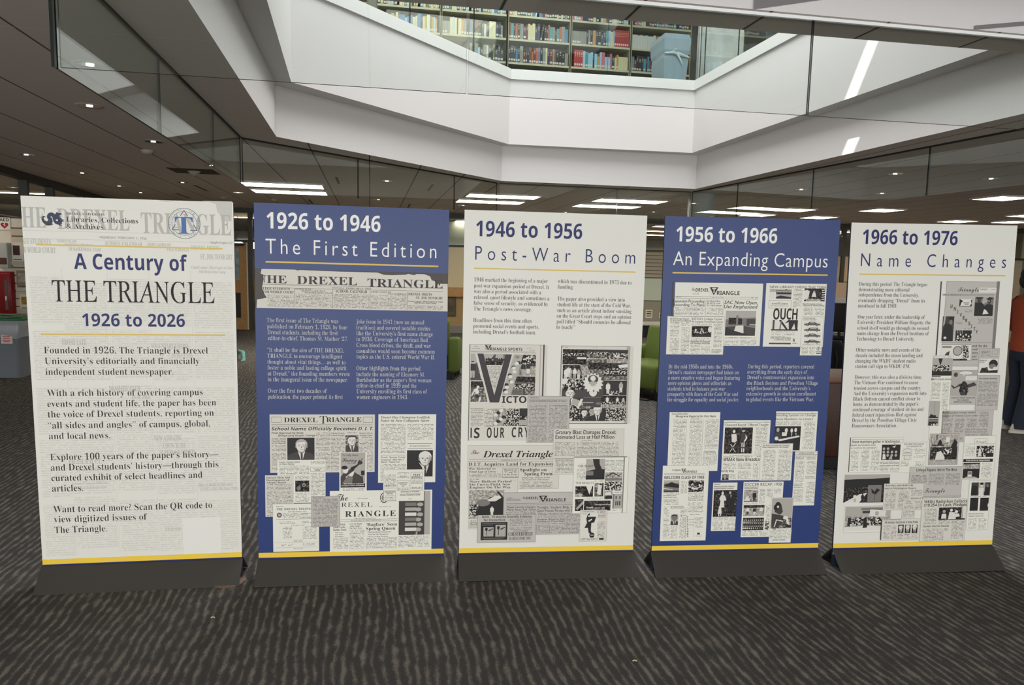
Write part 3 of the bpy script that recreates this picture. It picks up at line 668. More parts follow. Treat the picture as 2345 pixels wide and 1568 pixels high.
class Board:
    """one display panel; local x along the board, z up, front towards -y"""
    def __init__(s, x, y, yaw, tilt, roll, label, face):
        u = Vector((math.cos(yaw), math.sin(yaw), 0)); n = Vector((math.sin(yaw), -math.cos(yaw), 0)); z = Vector((0, 0, 1))
        v2 = math.cos(tilt) * z - math.sin(tilt) * n
        uu = math.cos(roll) * u + math.sin(roll) * v2; vv = -math.sin(roll) * u + math.cos(roll) * v2; bk = vv.cross(uu)
        s.c, s.u, s.v, s.n = Vector((x, y, 0)), uu, vv, -bk
        r = thing('display_panel', label, 'display panel', (0, 0, 0), 0, 'row of exhibition panels'); s.r = r
        s.mw = Matrix(((uu.x, bk.x, vv.x, x), (uu.y, bk.y, vv.y, y), (uu.z, bk.z, vv.z, 0), (0, 0, 0, 1)))
        r.matrix_world = s.mw
        w = s.w = .457; s.top = .0937 + 1.7454
        m = MB()
        m.add([(-w, 0, .07), (w, 0, .07), (w, 0, s.top), (-w, 0, s.top)], [(0, 1, 2, 3)], face); m.add([(-w, 0, .004), (w, 0, .004), (w, 0, .07), (-w, 0, .07)], [(0, 1, 2, 3)], board_edge)
        m.add([(-w, 0, .004), (w, 0, .004), (w, 0, s.top), (-w, 0, s.top), (-w, .013, .004), (w, .013, .004), (w, .013, s.top), (-w, .013, s.top)], [(4, 7, 6, 5), (0, 4, 5, 1), (1, 5, 6, 2), (3, 2, 6, 7), (0, 3, 7, 4)], board_edge)
        m.build('board', r)
        MB().box(-w, -.0006, .0937 + .012, w, 0, .0937 + .037, inks['y']).build('yellow_stripe', r)
        MB().box(-w, -.0005, .0937 - .0, w, 0, .0937 + .0118, inks['n']).build('navy_stripe', r)
        wl = w + .004
        for sg, nm in ((-1, 'front_plate'), (1, 'rear_plate')):
            y0 = -.004 if sg < 0 else .017; yb = -.1114 if sg < 0 else .125
            q = MB(); zt = .098
            q.add([(-wl, y0, zt), (wl, y0, zt), (wl, yb, .0015), (-wl, yb, .0015), (-wl, y0 - sg * .003, zt - .003), (wl, y0 - sg * .003, zt - .003), (wl, yb - sg * .004, .0015), (-wl, yb - sg * .004, .0015)],
                  [(0, 1, 2, 3), (4, 7, 6, 5), (0, 4, 5, 1), (2, 6, 7, 3), (1, 5, 6, 2), (0, 3, 7, 4)], base_black)
            q.build(nm, r)
        s.clip_ = None; s.F = (0, 0, 1); s.lean = x > 1      # panels to the side of the middle: sizes were read as outer bounds
    def frame(s, ox, oy, k): s.F = (ox, oy, k)
    def loc(s, x, y):
        ox, oy, k = s.F; x = ox + x * k; y = oy + y * k
        d = fwd + RT * ((x - 1172.5) / FPX) - UP * ((y - 784 - CY) / FPX)
        e = Vector((0, 0, EYE)); t = (s.c - e).dot(s.n) / d.dot(s.n); p = e + d * t - s.c
        return p.dot(s.u), p.dot(s.v)
    def text(s, mb, txt, x0, yb, x1, cap, font, ink, h=.0006, sp=1.0):
        u0, v0 = s.loc(x0, yb); u1, _ = s.loc(x1, yb); _, vt = s.loc(x0, yb - cap)
        s.text_uv(mb, txt, u0, v0, u1, vt - v0, font, ink, h, sp)
    def text_uv(s, mb, txt, u0, v0, u1, hh, font, ink, h, sp=1.0):
        v, fs = glyphs(txt, font, sp)
        if not len(v): return
        a, b = v[:, 0].min(), v[:, 0].max(); sx = (u1 - u0) / (b - a); sy = hh / capheight(font)
        mb.add([(u0 + (p[0] - a) * sx, -h, v0 + p[1] * sy) for p in v], fs, inks[ink] if isinstance(ink, str) else ink)
    def rect(s, mb, x0, y0, x1, y1, mat, h):
        u0, v1 = s.loc(x0, y0); u1, v0 = s.loc(x1, y1)
        if abs(y1 - y0) * 14 < abs(x1 - x0): v0 = s.loc(x0, y1)[1]
        if abs(x1 - x0) * 10 < abs(y1 - y0): u1 = s.loc(x1, y0)[0]
        elif s.lean: u0 = s.loc(x0, y1)[0]; u1 = s.loc(x1, y0)[0]
        mb.add([(u0, -h, v0), (u1, -h, v0), (u1, -h, v1), (u0, -h, v1)], [(0, 1, 2, 3)], mat)
        return u0, v0, u1, v1
    def head(s, name, items, ink, lab=None):
        m = MB()
        for it in items: s.text(m, *it[:6], ink, .0006, it[6] if len(it) > 6 else 1.0)
        o = m.build(name, s.r)
        if lab: o['label'] = lab
        return o
    def rule(s, x0, y0, x1, th):
        u0, v0 = s.loc(x0, y0); u1, _ = s.loc(x1, y0); _, v2 = s.loc(x0, y0 + th)
        MB().add([(u0, -.0008, v2), (u1, -.0008, v2), (u1, -.0008, v0), (u0, -.0008, v0)], [(0, 1, 2, 3)], inks['q']).build('gold_rule', s.r)
    def para(s, xt, xb, lines, cap, ink, font='r'):
        m = MB(); n = len(lines)
        y0, y1 = lines[0][1], lines[-1][1]
        for t, yb, xr in lines:
            xl = xt + (xb - xt) * (0 if y1 == y0 else (yb - y0) / (y1 - y0))
            s.text(m, t, xl, yb, xr, cap, font, ink, .0006)
        m.build('paragraph_text', s.r)
    # ---- newspaper clippings
    def clip(s, x0, y0, x1, y1, pap='w', lev=0, edge=None):
        s.end(); h = .0006 + .0005 * lev
        s.cm = MB(); s.hm = MB(); s.ph = []; s.ch = h; s.cp = pap; s.clip_ = True; s.cx = (x0, y0, x1, y1)
        u0, v0, u1, v1 = s.rect(s.cm, x0, y0, x1, y1, paper[pap], h)
        if pap == 'g' or edge:
            e = .0016
            for a in ((u0, v0, u1, v0 + e), (u0, v1 - e, u1, v1), (u0, v0, u0 + e, v1), (u1 - e, v0, u1, v1)):
                s.cm.add([(a[0], -h - .00003, a[1]), (a[2], -h - .00003, a[1]), (a[2], -h - .00003, a[3]), (a[0], -h - .00003, a[3])], [(0, 1, 2, 3)], SH['m' if pap == 'g' else 'l'])
        return s
    def end(s):
        if not s.clip_: return
        o = s.cm.build('newspaper_clipping', s.r)
        if s.hm.v: s.hm.build('headline_text', o)
        for m in s.ph: m.build('photograph', o)
        s.clip_ = None
    def T(s, *rects):
        for r in rects: s.rect(s.cm, *r, colm[s.cp], s.ch + .00004)
        return s
    def R(s, x0, y0, x1, y1, shade='k'): s.rect(s.cm, x0, y0, x1, y1, SH[shade], s.ch + .00008); return s
    def Hd(s, txt, x0, yb, x1, cap, font='s', ink='k', sp=1.0): s.text(s.hm, txt, x0, yb, x1, cap, font, ink, s.ch + .0004 if ink == 'w' else s.ch + .00012, sp); return s
    def box(s, x0, y0, x1, y1, w=2, shade='k'):
        return s.R(x0, y0, x1, y0 + w, shade).R(x0, y1 - w, x1, y1, shade).R(x0, y0, x0 + w, y1, shade).R(x1 - w, y0, x1, y1, shade)
    def P(s, x0, y0, x1, y1, bg, *shapes):
        """photograph: shapes in fractions of its width (x) and height (y, upwards)"""
        m = MB(); u0, v0, u1, v1 = s.rect(m, x0, y0, x1, y1, SH[bg], s.ch + .0001); k = [0]
        def poly(ps, sh):
            k[0] += 1; h = s.ch + .0001 + .000006 * k[0]
            m.add([(u0 + (u1 - u0) * min(1, max(0, p[0])), -h, v0 + (v1 - v0) * min(1, max(0, p[1]))) for p in ps], [tuple(range(len(ps)))], SH[sh])
        asp = (u1 - u0) / (v1 - v0)
        for sh in shapes:
            kind = sh[0]
            if kind == 'p': poly(sh[2], sh[1])
            elif kind == 'r': _, c, a, b, cc, d = sh; poly([(a, b), (cc, b), (cc, d), (a, d)], c)
            elif kind == 'e': _, c, a, b, rx, ry = sh; poly([(a + rx * math.cos(t * PI / 8), b + ry * math.sin(t * PI / 8)) for t in range(16)], c)
            elif kind == 'f':     # figure: x, foot y, height, coat, face, legs
                _, x, y, hh, coat, face, legs = sh; w = hh / asp * .17
                poly([(x - w * .7, y), (x - w * .1, y), (x, y + hh * .4), (x + w * .1, y), (x + w * .7, y), (x + w * .8, y + hh * .5), (x - w * .8, y + hh * .5)], legs)
                poly([(x - w * 1.15, y + hh * .42), (x + w * 1.15, y + hh * .42), (x + w * 1.05, y + hh * .78), (x + w * .4, y + hh * .84), (x - w * .4, y + hh * .84), (x - w * 1.05, y + hh * .78)], coat)
                poly([(x + w * .5 * math.cos(t * PI / 5), y + hh * .91 + hh * .085 * math.sin(t * PI / 5)) for t in range(10)], face)
                poly([(x + w * .55 * math.cos(t * PI / 5), y + hh * .94 + hh * .075 * math.sin(t * PI / 5)) for t in range(6)], 'k')
            elif kind == 'b':     # head-and-shoulders portrait: x, size, coat, face, hair
                _, x, y, z, coat, face, hair = sh; w = z / asp
                E = lambda c, cx, cy, rx, ry, t0=0, t1=16: poly([(x + w * (cx + rx * math.cos(t * PI / 8)), y + z * (cy + ry * math.sin(t * PI / 8))) for t in range(t0, t1)], c)
                Q = lambda c, *ps: poly([(x + w * a_, y + z * b_) for a_, b_ in ps], c)
                Q(coat, (-.95, 0), (.95, 0), (.88, .2), (.6, .36), (.26, .47), (-.26, .47), (-.6, .36), (-.88, .2))
                Q('w', (-.2, .5), (.2, .5), (.06, 0), (-.04, 0)); Q('d', (-.05, .4), (.06, .4), (.07, 0), (-.03, 0)); Q('m', (-.17, .6), (.17, .6), (.14, .44), (0, .38), (-.13, .44))
                E(hair, 0, .92, .33, .29); E('m', -.31, .78, .045, .08); E('m', .31, .78, .045, .08)
                Q(face, (-.29, .9), (-.28, .72), (-.2, .55), (-.08, .47), (.08, .47), (.2, .55), (.28, .72), (.29, .9), (.2, 1.04), (-.2, 1.04))
                Q('l' if face == 'w' else 'm', (.1, .48), (.2, .55), (.28, .72), (.29, .9), (.22, 1.0), (.17, .8), (.13, .62))
                Q(hair, (-.31, .98), (-.2, 1.1), (.1, 1.14), (.3, 1.02), (.31, .92), (.2, 1.03), (-.05, 1.05), (-.24, 1.0))
                for dx in (-.13, .11): E('d', dx, .815, .05, .018); Q('m', (dx - .09, .865), (dx + .09, .865), (dx + .06, .885), (dx - .06, .885))
                Q('m', (.0, .83), (.05, .69), (-.03, .685)); Q('m', (-.1, .59), (.1, .59), (.06, .61), (-.06, .61))
        s.ph.append(m)
        return s
# ------------------------------------------------------------------ the five panels
q = [(-1.7729, 3.5223, .1596, -.0092, .0023), (-.7827, 3.6456, .1370, -.0051, -.0050), (.2044, 3.7579, .1140, .0038, -.0023), (1.2122, 3.8520, .0930, -.0064, .0059), (2.2116, 3.9510, .0908, .0131, .0101)]
# ---- panel 1
A = Board(*q[0], 'white title panel of the row, A Century heading in navy over faint newsprint', board_white)
A.frame(0, 430, .36342)
g_ = MB(); w = A.w
for a, b in ((.02, .165), (.175, .375), (.39, .575), (.585, .775), (.79, .985)):
    for z0, z1 in ((.16, .42), (.44, .72), (.74, .97), (1.0, 1.23), (1.25, 1.47)):
        rr = random.Random(int(a * 100 + z0 * 1000)); dz = rr.uniform(-.02, .02)
        g_.add([(-w + 2 * w * a, -.0003, z0 + dz), (-w + 2 * w * b, -.0003, z0 + dz), (-w + 2 * w * b, -.0003, z1 + dz), (-w + 2 * w * a, -.0003, z1 + dz)], [(0, 1, 2, 3)], ghost)
for x_ in (.17, .382, .58, .782): g_.add([(-w + 2 * w * x_ - .0006, -.0003, .15), (-w + 2 * w * x_ + .0006, -.0003, .15), (-w + 2 * w * x_ + .0006, -.0003, 1.52), (-w + 2 * w * x_ - .0006, -.0003, 1.52)], [(0, 1, 2, 3)], inks['G'])
A.frame(40, 440, .22175)
for x0, y0, x1, th in ((55, 390, 2222, 5), (60, 472, 2222, 5)):
    u0, v0 = A.loc(x0, y0); u1, _ = A.loc(x1, y0); g_.add([(u0, -.0003, v0 - .002), (u1, -.0003, v0 - .002), (u1, -.0003, v0), (u0, -.0003, v0)], [(0, 1, 2, 3)], inks['G'])
tr = [A.loc(*p) for p in ((1450, 70), (1490, 95), (1560, 100), (1640, 85), (1760, 82), (1900, 88), (1990, 100), (2050, 125), (2062, 200), (2095, 240), (2105, 300), (2212, 300), (2216, 96), (1850, 82))]
g_.add([(p[0], -.0003, p[1]) for p in tr[5:13]], [tuple(range(8))], inks['G']); g_.add([(p[0], -.0003, min(p[1], A.top)) for p in tr[:5] + [tr[13]]], [tuple(range(6))], inks['G'])
g_.build('faint_newsprint_text', A.r)
A.head('faint_text', [('HE', 50, 362, 300, 213, 's'), ('DREXEL', 415, 379, 1160, 213, 's'), ('TRIANGLE', 1280, 421, 2208, 213, 's'), ('MONDAY, FEBRUARY 1, 1926', 850, 478, 1335, 26, 'g'), ('GE STUDENTS', 65, 530, 345, 52, 's'), ('R WORLD COURT', 65, 622, 395, 58, 's'),
    ('EUNICE ELAM', 412, 517, 608, 30, 's'), ('RESIGNS CAPTAINCY', 488, 556, 780, 28, 's'), ('OF BASKETBALL TEAM', 530, 603, 860, 36, 's'), ('SCHOOL CALENDAR', 905, 552, 1290, 46, 's'), ('EIGHT GAMES ON', 1340, 555, 1585, 32, 's'), ('FALL SCHEDULE', 1545, 606, 1775, 34, 's'), ('DREXEL MEETS', 1790, 592, 2085, 42, 's'), ('ST. JOE TONIGHT', 1890, 690, 2220, 52, 's'), ('Single Copies, 5c', 1995, 530, 2220, 26, 'r')], 'f')
A.frame(0, 430, .36342)
A.head('faint_text', [("Coach Lange’s Men Expect to Take", 1205, 508, 1467, 17, 's'), ('Old Rivals Into Camp', 1255, 536, 1420, 17, 's'), ('FROSH LATE', 392, 990, 545, 36, 's'), ('VOLUNTARY CHAPEL', 952, 1010, 1195, 30, 's'), ('IS SUCCESS', 1085, 1068, 1215, 26, 's'), ('DRAMATIC CLUB', 688, 1280, 882, 32, 's'), ('IS ACTIVE', 832, 1330, 950, 26, 's')], 'f')
A.frame(0, 950, .31881)
A.head('faint_text', [('NEW ATHLETIC', 1108, 183, 1308, 36, 's'), ('COUNCIL TO', 1172, 238, 1330, 36, 's'), ('SUPERVISE SPORTS', 1150, 283, 1405, 30, 's'), ('DREXEL R. O. T. C.', 495, 352, 735, 32, 's'), ('IS ON FAST HIKE', 552, 406, 795, 22, 's'), ('Lesson of Year in Offensive', 518, 500, 778, 15, 's'), ('Based on Fairmount Park', 540, 530, 768, 15, 's'), ('DREXEL HOME ECONOMICS', 1425, 515, 1672, 20, 's'), ('CLUB A LIVE ORGANIZATION', 1443, 543, 1710, 19, 's'), ('THE JUNIOR', 1185, 830, 1298, 20, 's')], 'f')
m = MB(); A.rect(m, 1310, 740, 1590, 1000, M('blank_white_square', 'DEDDD6', .5), .00045); m.build('blank_patch', A.r)
A.frame(0, 430, .36342)
A.rule(228, 353, 1402, 9); A.rule(258, 917, 1418, 10)
A.head('title_lettering', [('A Century of', 468, 511, 1181, 94, 'G')], 'n'); A.head('title_lettering', [('THE TRIANGLE', 332, 716, 1352, 133, 'c')], 'c', 'large thin black roman capitals'); A.head('title_lettering', [('1926 to 2026', 520, 871, 1166, 77, 'G')], 'n')
A.para(278, 288, [('Founded in 1926, The Triangle is Drexel', 1042, 1310), ('University’s editorially and financially', 1110, 1258), ('independent student newspaper.', 1178, 1092)], 40, 'b')
A.para(298, 302, [('With a rich history of covering campus', 1312, 1278), ('events and student life, the paper has been', 1380, 1362), ('the voice of Drexel students, reporting on', 1446, 1348)], 40, 'b')
A.frame(0, 950, .31881)
A.para(347, 353, [('“all sides and angles” of campus, global,', 97, 1508), ('and local news.', 174, 793)], 46, 'b')
A.para(362, 375, [('Explore 100 years of the paper’s history—', 325, 1570), ('and Drexel students’ history—through this', 400, 1570), ('curated exhibit of select headlines and', 475, 1455), ('articles.', 550, 598)], 46, 'b')
A.para(385, 393, [('Want to read more? Scan the QR code to', 700, 1525), ('view digitized issues of', 772, 1058), ('The Triangle.', 848, 770)], 46, 'b')
A.frame(40, 440, .22175)
A.head('logo_lettering', [('DREXEL UNIVERSITY', 502, 231, 905, 22, 'r'), ('Libraries, Collections', 505, 303, 1245, 52, 'r'), ('& Archives', 508, 374, 888, 50, 'r')], 'c')
A.frame(70, 470, .046908); m = MB()
A.rect(m, 1666, 340, 1684, 1110, inks['s'], .0006)
def stroke(B, m, pts, ws, mat, h):
    P_ = [Vector(B.loc(*p)) for p in pts]; L, R = [], []
    for i, p in enumerate(P_):
        d = (P_[min(i + 1, len(P_) - 1)] - P_[max(i - 1, 0)]).normalized(); n = Vector((-d.y, d.x)); w_ = (ws[i] if isinstance(ws, (list, tuple)) else ws) * B.F[2] * .00223 / 2
        L.append(p + n * w_); R.append(p - n * w_)
    k = len(P_); m.add([(p.x, -h, p.y) for p in L + R], [(i, i + 1, k + i + 1, k + i) for i in range(k - 1)], mat)
dn = inks['d']
def smooth(pts, n=6):
    out = []
    for i in range(len(pts) - 1):
        p0, p1, p2, p3 = pts[max(i - 1, 0)], pts[i], pts[i + 1], pts[min(i + 2, len(pts) - 1)]
        for t in range(n):
            t /= n; out.append(tuple(.5 * (2 * p1[j] + (p2[j] - p0[j]) * t + (2 * p0[j] - 5 * p1[j] + 4 * p2[j] - p3[j]) * t * t + (3 * p1[j] - p0[j] - 3 * p2[j] + p3[j]) * t ** 3) for j in range(len(p1))))
    return out + [pts[-1]]
body = smooth([(745, 585, 6), (670, 548, 46), (600, 590, 80), (600, 700, 95), (690, 815, 130), (830, 880, 185), (955, 800, 190), (960, 680, 165), (885, 560, 135), (930, 470, 160), (1040, 450, 175), (1140, 530, 160), (1180, 660, 150), (1230, 780, 170), (1330, 850, 170), (1420, 910, 80)])
stroke(A, m, [b[:2] for b in body], [b[2] for b in body], dn, .0006)
neck = smooth([(1300, 850, 150), (1420, 760, 220), (1370, 660, 190), (1290, 560, 130), (1290, 460, 140), (1360, 440, 120), (1440, 420, 80), (1505, 400, 40)])
stroke(A, m, [b[:2] for b in neck], [b[2] for b in neck], dn, .00062)
for pts in ([(1290, 440, 60), (1275, 370, 50), (1350, 325, 8)], [(1250, 520, 50), (1215, 440, 40), (1225, 400, 8)], [(1270, 610, 40), (1200, 530, 24), (1190, 470, 6)], [(1440, 430, 50), (1490, 440, 44), (1500, 475, 20)], [(1350, 540, 50), (1420, 520, 34), (1455, 560, 10)],
            [(1480, 760, 90), (1560, 720, 50), (1610, 710, 30), (1630, 750, 8)], [(1540, 750, 40), (1600, 790, 26), (1570, 830, 8)], [(1380, 930, 80), (1470, 910, 40), (1520, 870, 26), (1545, 915, 8)], [(1400, 940, 60), (1470, 990, 34), (1520, 985, 22), (1500, 950, 8)],
            [(830, 930, 90), (960, 950, 50), (1060, 910, 34), (1110, 945, 10)], [(1000, 950, 30), (1060, 960, 20)], [(745, 920, 10), (830, 940, 70), (900, 940, 60)]):
    p = smooth(pts); stroke(A, m, [b[:2] for b in p], [b[2] for b in p], dn, .00064)
for t in range(9):
    a = math.radians(215 - t * 20); cx_, cy_ = 960 + 110 * math.cos(a), 560 - 110 * math.sin(a); p = [A.loc(cx_ + 40 * math.cos(a + 1), cy_ - 40 * math.sin(a + 1)), A.loc(cx_ + 40 * math.cos(a - 1), cy_ - 40 * math.sin(a - 1)), A.loc(cx_ + 75 * math.cos(a + .5), cy_ - 75 * math.sin(a + .5))]
    m.add([(u_, -.00066, v_) for u_, v_ in p], [(0, 1, 2)], dn)
e_ = [A.loc(1290 + 55 * math.cos(t * PI / 6), 725 + 42 * math.sin(t * PI / 6)) for t in range(12)]; m.add([(u_, -.0007, v_) for u_, v_ in e_], [tuple(range(12))], board_white)
m.build('dragon_emblem', A.r)
A.frame(340, 460, .06823); m = MB(); cu, cv = A.loc(1205, 755); R_ = (A.loc(1745, 770)[0] - A.loc(665, 745)[0]) / 2
def ring(m, r, t, a0=0, a1=360):
    n = 64; A0 = [math.radians(a0 + (a1 - a0) * i / n) for i in range(n + 1)]
    m.add([(cu + (r - t) * math.cos(a), -.0006, cv + (r - t) * math.sin(a)) for a in A0] + [(cu + r * math.cos(a), -.0006, cv + r * math.sin(a)) for a in A0], [(i, i + 1, n + 2 + i, n + 1 + i) for i in range(n)], inks['s'])
ring(m, R_, .0022); ring(m, R_ * .785, .0018, 98, 205); ring(m, R_ * .785, .0018, -25, 82); ring(m, R_ * .785, .0018, 217, 323)
for pts in ([(1075, 495), (1190, 315), (1315, 500)], [(900, 790), (790, 962), (1020, 972)], [(1515, 805), (1635, 990), (1405, 985)]): 
    for a_, b_ in zip(pts, pts[1:]): stroke(A, m, [a_, b_], 24, inks['s'], .00062)
A.text(m, 'T', 898, 1092, 1496, 565, 's', 'B', .00065)
def arc_text(B, m, s_, a0, a1, flip=False):
    for i, ch in enumerate(s_):
        if ch == ' ': continue
        a = math.radians(a0 + (a1 - a0) * i / max(1, len(s_) - 1)); v_, fs_ = glyphs(ch, 'g'); hgt = R_ * .085; sc_ = hgt / capheight('g'); cxx = (v_[:, 0].min() + v_[:, 0].max()) / 2
        r0 = R_ * .85 if not flip else R_ * .935; th = a - PI / 2 if not flip else a + PI / 2
        m.add([(cu + r0 * math.cos(a) + ((p[0] - cxx) * math.cos(th) - p[1] * math.sin(th)) * sc_, -.0006, cv + r0 * math.sin(a) + ((p[0] - cxx) * math.sin(th) + p[1] * math.cos(th)) * sc_) for p in v_], fs_, inks['s'])
arc_text(A, m, 'CELEBRATING', 195, 104); arc_text(A, m, '•', 82, 82); arc_text(A, m, '100', 68, 48); arc_text(A, m, 'YEARS', 22, -18); arc_text(A, m, '1926', 222, 252, True); arc_text(A, m, '•', 271, 271, True); arc_text(A, m, '2026', 288, 318, True)
m.build('round_seal', A.r)

# ---- panel 2
B = Board(*q[1], 'blue panel headed 1926 to 1946 with a torn newspaper masthead across it', board_blue)
B.frame(560, 450, .30619)
B.head('title_lettering', [('1926 to 1946', 166, 237, 1017, 117, 'G')], 'w'); B.head('subtitle_lettering', [('The First Edition', 158, 426, 1435, 112, 'l', 1.35)], 'w', 'spaced thin white lettering'); B.rule(158, 481, 1450, 12)
B.para(166, 175, [('The first issue of The Triangle was', 938, 700), ('published on February 1, 1926, by four', 984, 768), ('Drexel students, including the first', 1028, 697), ('editor-in-chief, Thomas M. Mather ‘27.', 1072, 773)], 31, 'w')
B.para(170, 174, [('“It shall be the aim of THE DREXEL', 1160, 745), ('TRIANGLE to encourage intelligent', 1205, 730), ('thought about vital things… as well to', 1249, 755), ('foster a noble and lasting college spirit', 1293, 762), ('at Drexel,” the founding members wrote', 1337, 787), ('in the inaugural issue of the newspaper.', 1381, 772)], 31, 'w')
B.para(174, 175, [('Over the first two decades of', 1466, 615), ('publication, the paper printed its first', 1511, 735)], 31, 'w')
B.para(836, 838, [('joke issue in 1941 (now an annual', 948, 1343), ('tradition) and covered notable stories', 993, 1388), ('like the University’s first name change', 1036, 1407), ('in 1936. Coverage of American Red', 1080, 1370), ('Cross blood drives, the draft, and war', 1124, 1393), ('casualties would soon become common', 1168, 1422), ('topics as the U.S. entered World War II.', 1210, 1422)], 31, 'w')
B.para(837, 838, [('Other highlights from the period', 1297, 1315), ('include the naming of Eleanore M.', 1342, 1348), ('Burkholder as the paper’s first woman', 1385, 1397), ('editor-in-chief in 1939 and the', 1427, 1286), ('University enrolling its first class of', 1470, 1365), ('women engineers in 1943.', 1513, 1222)], 31, 'w')
B.frame(580, 610, .1919); B.clip(4, 26, 2320, 510, 'w', 0)
m = B.cm; u0, v1 = B.loc(14, 28); u1, v0 = B.loc(2325, 536); B.cm = MB(); B.cm.add([(-B.w, -.0006, v0), (B.w, -.0006, v0), (B.w, -.0006, v1 + .002), (-B.w, -.0006, v1 + .002)], [(0, 1, 2, 3)], strip_grey)
torn = [B.loc(*p) for p in ((40, 480), (45, 395), (160, 372), (118, 300), (105, 250), (125, 150), (118, 95), (88, 85), (100, 28), (500, 38), (530, 48), (560, 42), (1040, 62), (1480, 72), (1560, 100), (1660, 104), (1820, 98), (1850, 88), (1920, 104), (1950, 90), (2040, 92), (2110, 118), (2130, 165), (2165, 175), (2180, 205), (2320, 208))]
torn += [(B.w, v0), (torn[0][0], v0)]
B.cm.add([(a, -.0008, b) for a, b in torn], [tuple(range(len(torn)))], paper['t']); B.ch = .0009; B.cp = 't'
B.R(105, 210, 2270, 214).R(105, 250, 2265, 253).R(492, 255, 496, 487).R(945, 270, 949, 500).R(1394, 285, 1398, 512).R(1835, 305, 1839, 520)
for t in (('T', 118, 190, 148, 88), ('HE', 163, 197, 400, 93), ('DREXEL', 522, 208, 1240, 95), ('TRIANGLE', 1362, 240, 2262, 95)): B.Hd(t[0], *t[1:], 's', 'c')
for t in (('MONDAY, FEBRUARY 1, 1926', 938, 262, 1405, 15), ('LEGE STUDENTS', 115, 276, 437, 30), ('VOR WORLD COURT', 112, 315, 485, 30), ('EUNICE ELAM', 503, 276, 692, 17), ('RESIGNS CAPTAINCY', 577, 298, 862, 17), ('OF BASKETBALL TEAM', 615, 320, 938, 17), ('SCHOOL CALENDAR', 985, 310, 1360, 33), ('EIGHT GAMES ON', 1408, 310, 1645, 17), ('FALL SCHEDULE', 1605, 334, 1828, 17), ('DREXEL MEETS', 1850, 343, 2132, 30), ('ST. JOE TONIGHT', 1940, 387, 2262, 30), ('Coach Lange’s Men Expect to Take', 1846, 422, 2262, 18), ('Old Rivals Into Camp', 1920, 442, 2185, 18)): B.Hd(*t)
B.T((165, 335, 485, 478), (503, 325, 938, 488), (957, 325, 1386, 500), (1405, 340, 1828, 512), (1846, 455, 2262, 525))
B.frame(570, 920, .28694)
B.clip(165, 100, 1003, 558, 't', 0).Hd('DREXEL', 280, 162, 548, 38).Hd('RIANGLE', 618, 160, 898, 38).Hd('T', 565, 172, 622, 58, 'c').box(180, 120, 260, 166).box(912, 120, 988, 166).R(180, 178, 990, 180).R(180, 193, 990, 195)
B.Hd('School Name Officially Becomes D. I. T.', 180, 227, 990, 24, 'O').Hd('Final Approval by State', 180, 255, 436, 14, 'O').Hd('Brings Long Sought Change', 234, 275, 530, 14, 'O').Hd('Faculty, Alumni', 182, 300, 296, 13).Hd('Favored Change', 182, 318, 296, 13).Hd('by 3-1 Majority', 182, 335, 296, 13).Hd('4 Spring Formals', 652, 255, 763, 12).Hd('on Deck Tonight', 652, 273, 763, 12).Hd('Editor-Elect', 785, 250, 858, 10, 'i').Hd('Baumann Chosen', 882, 254, 988, 11).Hd('Triangle Editor', 882, 272, 988, 11).Hd('for Next Year', 900, 288, 985, 11).Hd('Gaines to Speak', 535, 370, 640, 12).Hd('at Graduation', 555, 388, 648, 12)
B.T((182, 345, 298, 395), (182, 405, 298, 545), (535, 245, 647, 350), (535, 400, 647, 545), (653, 285, 763, 545), (882, 300, 990, 545), (770, 405, 872, 545))
B.P(306, 286, 524, 462, 'k', ('b', .52, 0., .78, 'd', 'w', 'l')).P(771, 266, 875, 398, 'N', ('b', .5, 0., .85, 'd', 'w', 'd'))
B.clip(1034, 98, 1487, 640, 'w', 0).Hd('Drexel Has Champion Goldfish', 1052, 132, 1443, 19, 'i').Hd('Eater in New Collegiate Sport', 1050, 158, 1440, 19, 'i').T((1052, 172, 1250, 412), (1266, 172, 1470, 305)).R(1050, 424, 1250, 426).Hd('Congratulations', 1285, 356, 1450, 12, 'i').R(1266, 331, 1465, 334, 'd').R(1266, 370, 1465, 373, 'd')
B.Hd('Frosh ‘Spring Swing’', 1050, 448, 1250, 14, 'i').Hd('Features Morello’s', 1050, 468, 1236, 14, 'i').Hd('Music Tomorrow', 1050, 486, 1205, 14, 'i').T((1050, 495, 1250, 630)).P(1262, 386, 1466, 594, 'k', ('b', .7, .1, .72, 'k', 'w', 'w'), ('p', 'w', [(.45, .55), (.62, .3), (.72, .25), (.6, .42)]))
B.clip(226, 464, 612, 802, 'w', 1).Hd('George Nannos Killed', 240, 486, 408, 13, 'i').Hd('At Pearl Harbor', 240, 502, 366, 13, 'i').T((242, 508, 482, 580), (370, 588, 482, 622), (492, 470, 605, 495), (492, 565, 605, 745), (370, 722, 482, 795)).box(490, 520, 606, 555).Hd('through the', 513, 537, 586, 9).Hd('WEEK', 527, 549, 570, 9, 'G').P(370, 628, 482, 714, 'K', ('e', 'l', .62, .6, .12, .16), ('e', 'k', .62, .58, .06, .09), ('e', 'm', .25, .3, .15, .2))
